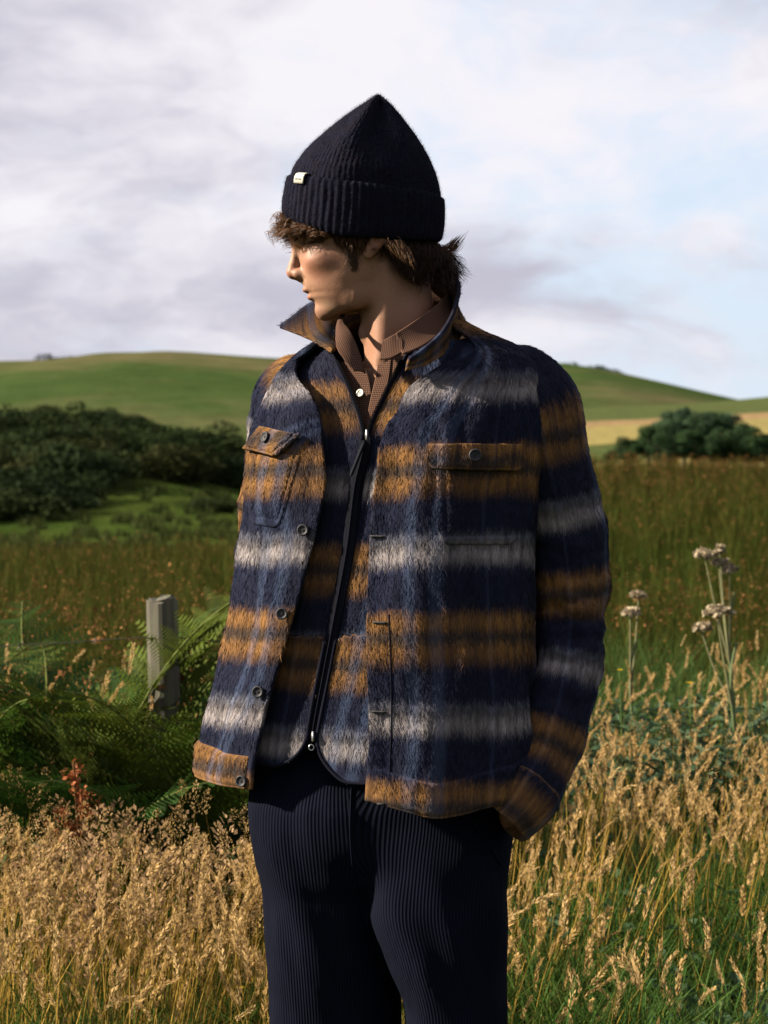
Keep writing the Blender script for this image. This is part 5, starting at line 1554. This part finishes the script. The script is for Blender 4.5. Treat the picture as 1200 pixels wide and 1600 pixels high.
# --- his left hand slides into the trouser pocket: wrist and back of the hand show past the cuff
hd = Acc()
C = crom([P(808, 1252, -.105), P(798, 1268, -.075), P(786, 1288, -.035), P(772, 1312, -.012), P(760, 1336, -.005)], 26)
V, F = tube(C, np.interp(np.linspace(0, 1, 26), [0, .35, .6, 1], [.027, .025, .030, .034]), 16, np.interp(np.linspace(0, 1, 26), [0, .35, .6, 1], [.022, .019, .017, .014])); hd.add(V, F, np.tile([.20, .10, .06], (len(V), 1)))
dirh = C[-1]-C[12]; dirh /= np.linalg.norm(dirh); sideh = np.cross(dirh, [0, -1, 0]); sideh /= np.linalg.norm(sideh)
for k, (o_, ln) in enumerate(((-.026, .070), (-.009, .082), (.009, .078), (.026, .062))):      # four fingers down inside the pocket
    r0 = C[-2] + sideh*o_; C2 = crom([r0, r0 + dirh*ln*.5 + [0, -.004, 0], r0 + dirh*ln + [0, .006, 0]], 8); V, F = tube(C2, np.linspace(.0095, .007, 8), 8); hd.add(V, F, np.tile([.20, .10, .06], (len(V), 1)))
r0 = C[18] - sideh*.012; V, F = tube(crom([r0, r0 + dirh*.03 - sideh*.012, r0 + dirh*.06 - sideh*.010], 8), np.linspace(.012, .009, 8), 8); hd.add(V, F, np.tile([.20, .10, .06], (len(V), 1)))
hd.build('hand', m_skin, person)
seam([(722, 1262), (742, 1290), (764, 1322), (782, 1352)], .002, .0020, m_cord, tbvh, 'pocket_welt', trousers)

# ================================================================== BEANIE
def wrap_tab(th, deg, val):
    d = np.degrees(th) % 360; return pchip(d, deg, val)
DEG = [0, 45, 80, 120, 180, 240, 300, 360]
def cuff_pos(th, v, off):
    """th 0 = front, 90 deg = the side towards the camera; v 0 bottom .. 1 top"""
    f0, b0, f1, b1 = 443.0, 689.0, 451.0, 692.0
    lat = .097 + (.099-.097)*v
    fr, bk = f0 + (f1-f0)*v, b0 + (b1-b0)*v
    py = wrap_tab(th, DEG, [336, 361, 380, 383, 379, 374, 358, 336])*(1-v) + wrap_tab(th, DEG, [276, 287, 298, 306, 313, 306, 290, 276])*v
    x = ((fr+bk)/2 - 600)/1000 - np.cos(th)*((bk-fr)/2000 + off - .003)
    y = YH - np.sin(th)*(lat + off - .003)
    return np.stack([x, y, CAM_Z - (py - HORIZON)/1000], -1)
nth = 720
th = np.linspace(0, 2*np.pi, nth, endpoint=False)
prof = [(.03, -.010), (.00, -.007), (-.015, -.003), (-.01, .0), (.02, .0025), (.08, .0045), (.2, .0055), (.35, .006), (.5, .0062), (.65, .006), (.8, .0055), (.92, .0045), (.98, .0030), (1.01, .0), (1.01, -.004), (.97, -.008), (.85, -.010)]
Pg = []
for v, o in prof:
    rib = (.0010*np.cos(th*66 + 1.2*vnoise(np.stack([np.cos(th)*4, np.sin(th)*4, 0*th], -1)))*(1 if o > -.002 else .4)) + .0008*(fbm(np.stack([np.cos(th)*9, np.sin(th)*9, 0*th+v*3], -1), 2)-.5)*4
    Pg.append(cuff_pos(th + .015*math.sin(v*3), np.full(nth, v), o + rib))
Pg = np.array(Pg)
Ng = np.broadcast_to(np.stack([-np.cos(th), -np.sin(th), 0*th], -1), Pg.shape)
beanie = empty('beanie', (0, 0, 0)); beanie.parent = person; beanie['label'] = 'dark navy ribbed knit beanie with turned-up cuff and peaked crown'
mesh('cuff', Pg.reshape(-1, 3), orient(grid_faces(nth, len(prof), True), Pg.reshape(-1, 3), Ng.reshape(-1, 3)), m_knit, beanie)
CUFF_G = Pg

fr = np.array([(456, 300), (455, 285), (458, 270), (466, 255), (480, 236.5), (500, 217.5), (520, 200.5), (542, 183.5), (562, 169.5), (580, 158), (590.5, 152.2)], float)
bk = np.array([(688, 330), (688.5, 312), (686, 297), (682, 280), (674, 259), (662, 236), (649, 215.5), (635, 196.5), (621, 178.5), (606, 162.5), (593.5, 152.4)], float)
lat = np.array([.094, .096, .096, .094, .089, .080, .067, .052, .036, .019, .002])
nt = 84; tt = np.linspace(0, 1, nt); s = np.linspace(0, 1, len(fr))
FR, BK, LT = pchip(tt, s, fr), pchip(tt, s, bk), pchip(tt, s, lat)
TH, TT = np.meshgrid(th, tt)
cx = (FR[:, 0]+BK[:, 0])/2; hl = (BK[:, 0]-FR[:, 0])/2; cz = (FR[:, 1]+BK[:, 1])/2; hz = (FR[:, 1]-BK[:, 1])/2
dg = np.degrees(TH)
crease = sstep(.25, .55, TT)*(1-sstep(.88, 1, TT))
disp = crease*(.009*np.exp(-((dg-68)/13)**2) - .015*np.exp(-((dg-98)/18)**2) - .006*np.exp(-((dg-250)/30)**2))
disp += (1-TT**2)*.00045*np.cos(TH*88) + (fbm(np.stack([np.cos(TH)*2.4, np.sin(TH)*2.4, TT*3], -1), 3)-.5)*.011*(1-TT)
disp += .0012*(vnoise(np.stack([TH*40, TT*70, 0*TT], -1))-.5)
X = (cx[:, None]-600)/1000 - np.cos(TH)*(hl[:, None]/1000 + disp)
Y = YH - np.sin(TH)*(LT[:, None] + disp)
Zz = CAM_Z - (cz[:, None] + hz[:, None]*np.cos(TH) - HORIZON)/1000
CP = np.stack([X, Y, Zz], -1)
CN = normals_grid(CP); CN = CN if CN[12, 180][1] < 0 else -CN
mesh('crown', CP.reshape(-1, 3), orient(grid_faces(nth, nt, True), CP.reshape(-1, 3), CN.reshape(-1, 3)), m_knit, beanie)
V, F, UVs, Nn = add_fuzz(CP, CN, TH, TT, 26000, .002, .008, 44, out=1.0, down=.3, wid=.00020)
z = mesh('knit_fuzz', V, F, m_knit, beanie, normals=Nn); tag(z, kind='stuff')
V, F, UVs, Nn = add_fuzz(CUFF_G[4:13], np.array(Ng[4:13]), np.zeros((9, nth)), np.zeros((9, nth)), 15000, .002, .008, 45, out=1.0, down=.3, wid=.00020)
z = mesh('knit_fuzz', V, F, m_knit, beanie, normals=Nn); tag(z, kind='stuff')

# woven label over the cuff's top edge
m_label = simple('woven_label', (.30, .285, .245), .8, var=.08, scale=400)
m_ink = simple('label_ink', (.05, .045, .04), .8)
th0 = math.radians(37)
def lab_pt(sx, sy, off):
    a = th0 + sx
    return cuff_pos(np.array([a]), np.array([1.0 + sy]), off)[0]
G = []
rowsl = [(-.17, .0090), (-.10, .0094), (-.03, .0090), (.035, .0068), (.055, .002), (.05, -.002)]
for sy, off in rowsl:
    G.append([lab_pt(sx, sy, off) for sx in np.linspace(-.095, .095, 12)])
G = np.array(G)
lab = mesh('label_tag', G.reshape(-1, 3), grid_faces(12, len(rowsl)), m_label, beanie); solidify(lab, .0012, 0)
cu = bpy.data.curves.new('lettering', 'FONT'); cu.body = 'KESTIN'; cu.size = .0044; cu.align_x = 'CENTER'; cu.align_y = 'CENTER'; cu.extrude = .0001; cu.space_character = 1.05
to = bpy.data.objects.new('lettering', cu); COL.objects.link(to)
c0 = lab_pt(0, -.085, .0102); ex = Vector(lab_pt(.05, -.085, .0102) - lab_pt(-.05, -.085, .0102)).normalized(); upv = Vector(lab_pt(0, 0.0, .0098) - lab_pt(0, -.15, .0098)).normalized()
zv = ex.cross(upv).normalized(); upv = zv.cross(ex)
M = Matrix((ex, upv, zv)).transposed().to_4x4(); M.translation = Vector(c0)
bpy.context.view_layer.update()
me = bpy.data.meshes.new_from_object(to.evaluated_get(bpy.context.evaluated_depsgraph_get())); bpy.data.objects.remove(to)
lt = bpy.data.objects.new('lettering', me); me.materials.clear(); me.materials.append(m_ink); COL.objects.link(lt); lt.parent = beanie
lt.matrix_local = M

# ================================================================== HAIR
m_hair, t, bs = material('brown_hair')
ca = t.n('ShaderNodeAttribute', attribute_name='col').outputs['Color']
t.put(bs.inputs['Base Color'], ca); bs.inputs['Roughness'].default_value = .5; bs.inputs['Specular IOR Level'].default_value = .18
hr = np.random.default_rng(5)
hair = Acc()
def lock(root, d0, length, curl, turns, out, nstr=18, spread=.004, phase=None, rad=.00042, grav=.6, tipspread=.5, cols=((0.0279, 0.0124, 0.0050), (0.0930, 0.0422, 0.0161)), n=11):
    """one wavy lock: strands share a curling guide and fan a little"""
    d0 = np.array(d0, float)/np.linalg.norm(d0); ph = hr.uniform(0, 6.28) if phase is None else phase
    a1 = np.cross(d0, [0.3, .2, 1.0]); a1 /= np.linalg.norm(a1); a2 = np.cross(d0, a1)
    for k in range(nstr):
        s = np.linspace(0, 1, n)[:, None]; L = length*hr.uniform(.75, 1.12)
        off = hr.normal(size=3)*spread
        p2 = ph + hr.normal()*.25; cr = curl*hr.uniform(.8, 1.25)
        w = (s**.8)
        C = np.array(root) + off*(1-s*(1-tipspread)) + d0*L*s + np.array(out)*L*s**2 + np.array([0, 0, -grav])*L*s**2*.5 + cr*w*(a1*np.cos(p2 + turns*6.28*s) + a2*np.sin(p2 + turns*6.28*s))
        C += np.cumsum(hr.normal(size=(n, 3))*.00035, 0)
        V, F = tube(C, rad*np.r_[np.linspace(1, .9, n-3), .7, .45, .1]*hr.uniform(.8, 1.3), 3)
        q = hr.random(); hair.add(V, F, np.array(cols[0])*(1-q) + np.array(cols[1])*q)
def rim(deg, inset=.010, v=.04):
    return cuff_pos(np.array([math.radians(deg)]), np.array([v]), -inset)[0]
WARM = ((.020, .008, .003), (.090, .038, .013))
for deg in np.linspace(-48, 60, 96):          # fringe: separate curling locks
    d = deg + hr.normal()*2; root = rim(d, .008 + .008*hr.random(), .06); a = math.radians(d)
    fwd = np.array([-math.cos(a), -math.sin(a), 0]); sidew = np.array([math.sin(a), -math.cos(a), 0])
    front = math.exp(-((d-5)/36)**2)
    L = hr.uniform(.026, .050)*(.38 + .62*front if d > 22 else 1.0)
    lock(root, fwd*(.25+.45*front) + sidew*hr.normal()*.35 + [0, 0, -1.0], L, hr.uniform(.007, .0125), hr.uniform(1.0, 1.8), fwd*.15*hr.normal(), 13, .0024, tipspread=.35, cols=WARM, n=15, grav=.35)
for k in range(22):                            # stray curls at the forehead
    d = hr.uniform(-22, 30); root = rim(d, .004, .05); a = math.radians(d); fwd = np.array([-math.cos(a), -math.sin(a), 0])
    lock(root, fwd*1.0 + [0, 0, hr.uniform(-1.4, .25)], hr.uniform(.018, .034), .007, hr.uniform(.8, 1.5), (0, 0, -.2), 4, .0015, cols=WARM, n=18)
for deg in np.linspace(50, 92, 40):            # temple hair swept back under the cuff
    d = deg + hr.normal()*1.5; root = rim(d, .012 + .006*hr.random(), .05)
    lock(root, (.45 + .3*hr.normal(), -.05, -1.0), hr.uniform(.012, .024), hr.uniform(.002, .005), hr.uniform(.6, 1.2), (.3, .1, 0), 9, .0022, tipspread=.8, cols=((.018, .008, .004), (.075, .034, .014)), n=12)
def on_skin(px, py, off=.0008):
    h = ray(px, py, body_bvh)
    if h[0] is None: return None, None
    n = np.array(h[1]); n = n if n[1] < 0 else -n
    return np.array(h[0]) + n*off, n
for k in range(620):                           # sideburn: short hairs lying on the cheek
    q = hr.random()**1.3; py = 362 + 54*q; half = 20*(1-q)**1.2 + 4.5; px = 548 + 5*q + hr.normal()*half*.5
    p, n = on_skin(px, py, .0006)
    if p is None: continue
    dd = np.array([.12 + hr.normal()*.2, 0, -1.0]); dd -= n*(dd @ n); L = hr.uniform(.007, .013)
    C = np.array([p, p + dd*L*.5 + n*.0012, p + dd*L + n*.0009]); V, F = tube(C, np.array([.00030, .00026, .00008]), 3); qq = hr.random()
    hair.add(V, F, np.array((.014, .007, .0035))*(1-qq) + np.array((.045, .022, .010))*qq)
for deg in np.linspace(101, 200, 84):           # behind the ear, round the nape
    d = deg + hr.normal()*2; root = rim(d, .016 + .010*hr.random(), .10); a = math.radians(d)
    o = np.array([-math.cos(a), -math.sin(a), 0]); k = sstep(95, 130, d)
    L = .030 + .038*k*hr.uniform(.75, 1.15)
    lock(root, np.array([.55*k + .25*hr.normal(), 0, -.9]) - o*.12, L*.92, hr.uniform(.005, .011), hr.uniform(.9, 1.6), o*.10 + np.array([.25, 0, .15]), 14, .0032, cols=((0.0082, 0.0037, 0.0019), (0.0201, 0.0080, 0.0031)))
for k in range(26):                            # second, lower layer over the nape
    px, py = hr.uniform(618, 690), hr.uniform(385, 412)
    dep = YH - .070*math.sqrt(max(0, 1-((px-600)/100)**2)) - .006
    lock(P(px, py, dep), (.7, -.1, -.8), hr.uniform(.026, .040), .007, 1.3, (.2, .05, .2), 14, .0045, cols=((0.0089, 0.0041, 0.0019), (0.0254, 0.0099, 0.0037)))
for k in range(10):                            # curls breaking over the top of the ear
    lock(P(602 + hr.uniform(-4, 24), 378 + hr.uniform(-4, 6), YH - .096), (.55, -.25, -.75), hr.uniform(.018, .032), .005, .8, (.3, 0, .1), 12, .003, cols=((0.0434, 0.0211, 0.0093), (0.1178, 0.0589, 0.0279)))
for k in range(34):                            # hair filling the nape down to the collar
    px, py = hr.uniform(632, 694), hr.uniform(392, 428)
    dep = YH - .066*math.sqrt(max(0, 1-((px-612)/92)**2)) - .004
    lock(P(px, py, dep), (.45, -.05, -.9), hr.uniform(.022, .036), .006, 1.2, (.15, .05, .1), 14, .0045, cols=((.010, .004, .002), (.038, .015, .006)))
for k in range(9):                             # flick at the back
    lock(P(684 + hr.uniform(-5, 6), 392 + hr.uniform(-6, 8), YH - .01 + hr.normal()*.012), (1.0, 0, -.50 + hr.normal()*.15), hr.uniform(.030, .044), .0025, .4, (.0, 0, .85), 12, .003, grav=-.1, cols=((0.0310, 0.0149, 0.0068), (0.0930, 0.0465, 0.0211)))
for k in range(70):                            # eyebrow and lashes
    q = hr.random(); p, n = on_skin(466 + 34*q, 381 - 3*math.sin(q*2.6) + hr.normal()*1.3, .0006)
    if p is None: continue
    dd = np.array([1, -.2, -.15*q + .2]); dd -= n*(dd @ n); V, F = tube(np.array([p, p + dd*.004 + n*.0012, p + dd*.008 + n*.0006]), np.array([.0003, .00025, .0001]), 3); hair.add(V, F, (.020, .009, .004))
hr_o = hair.build('hair', m_hair, person); hr_o['label'] = 'wavy brown hair showing under the beanie'
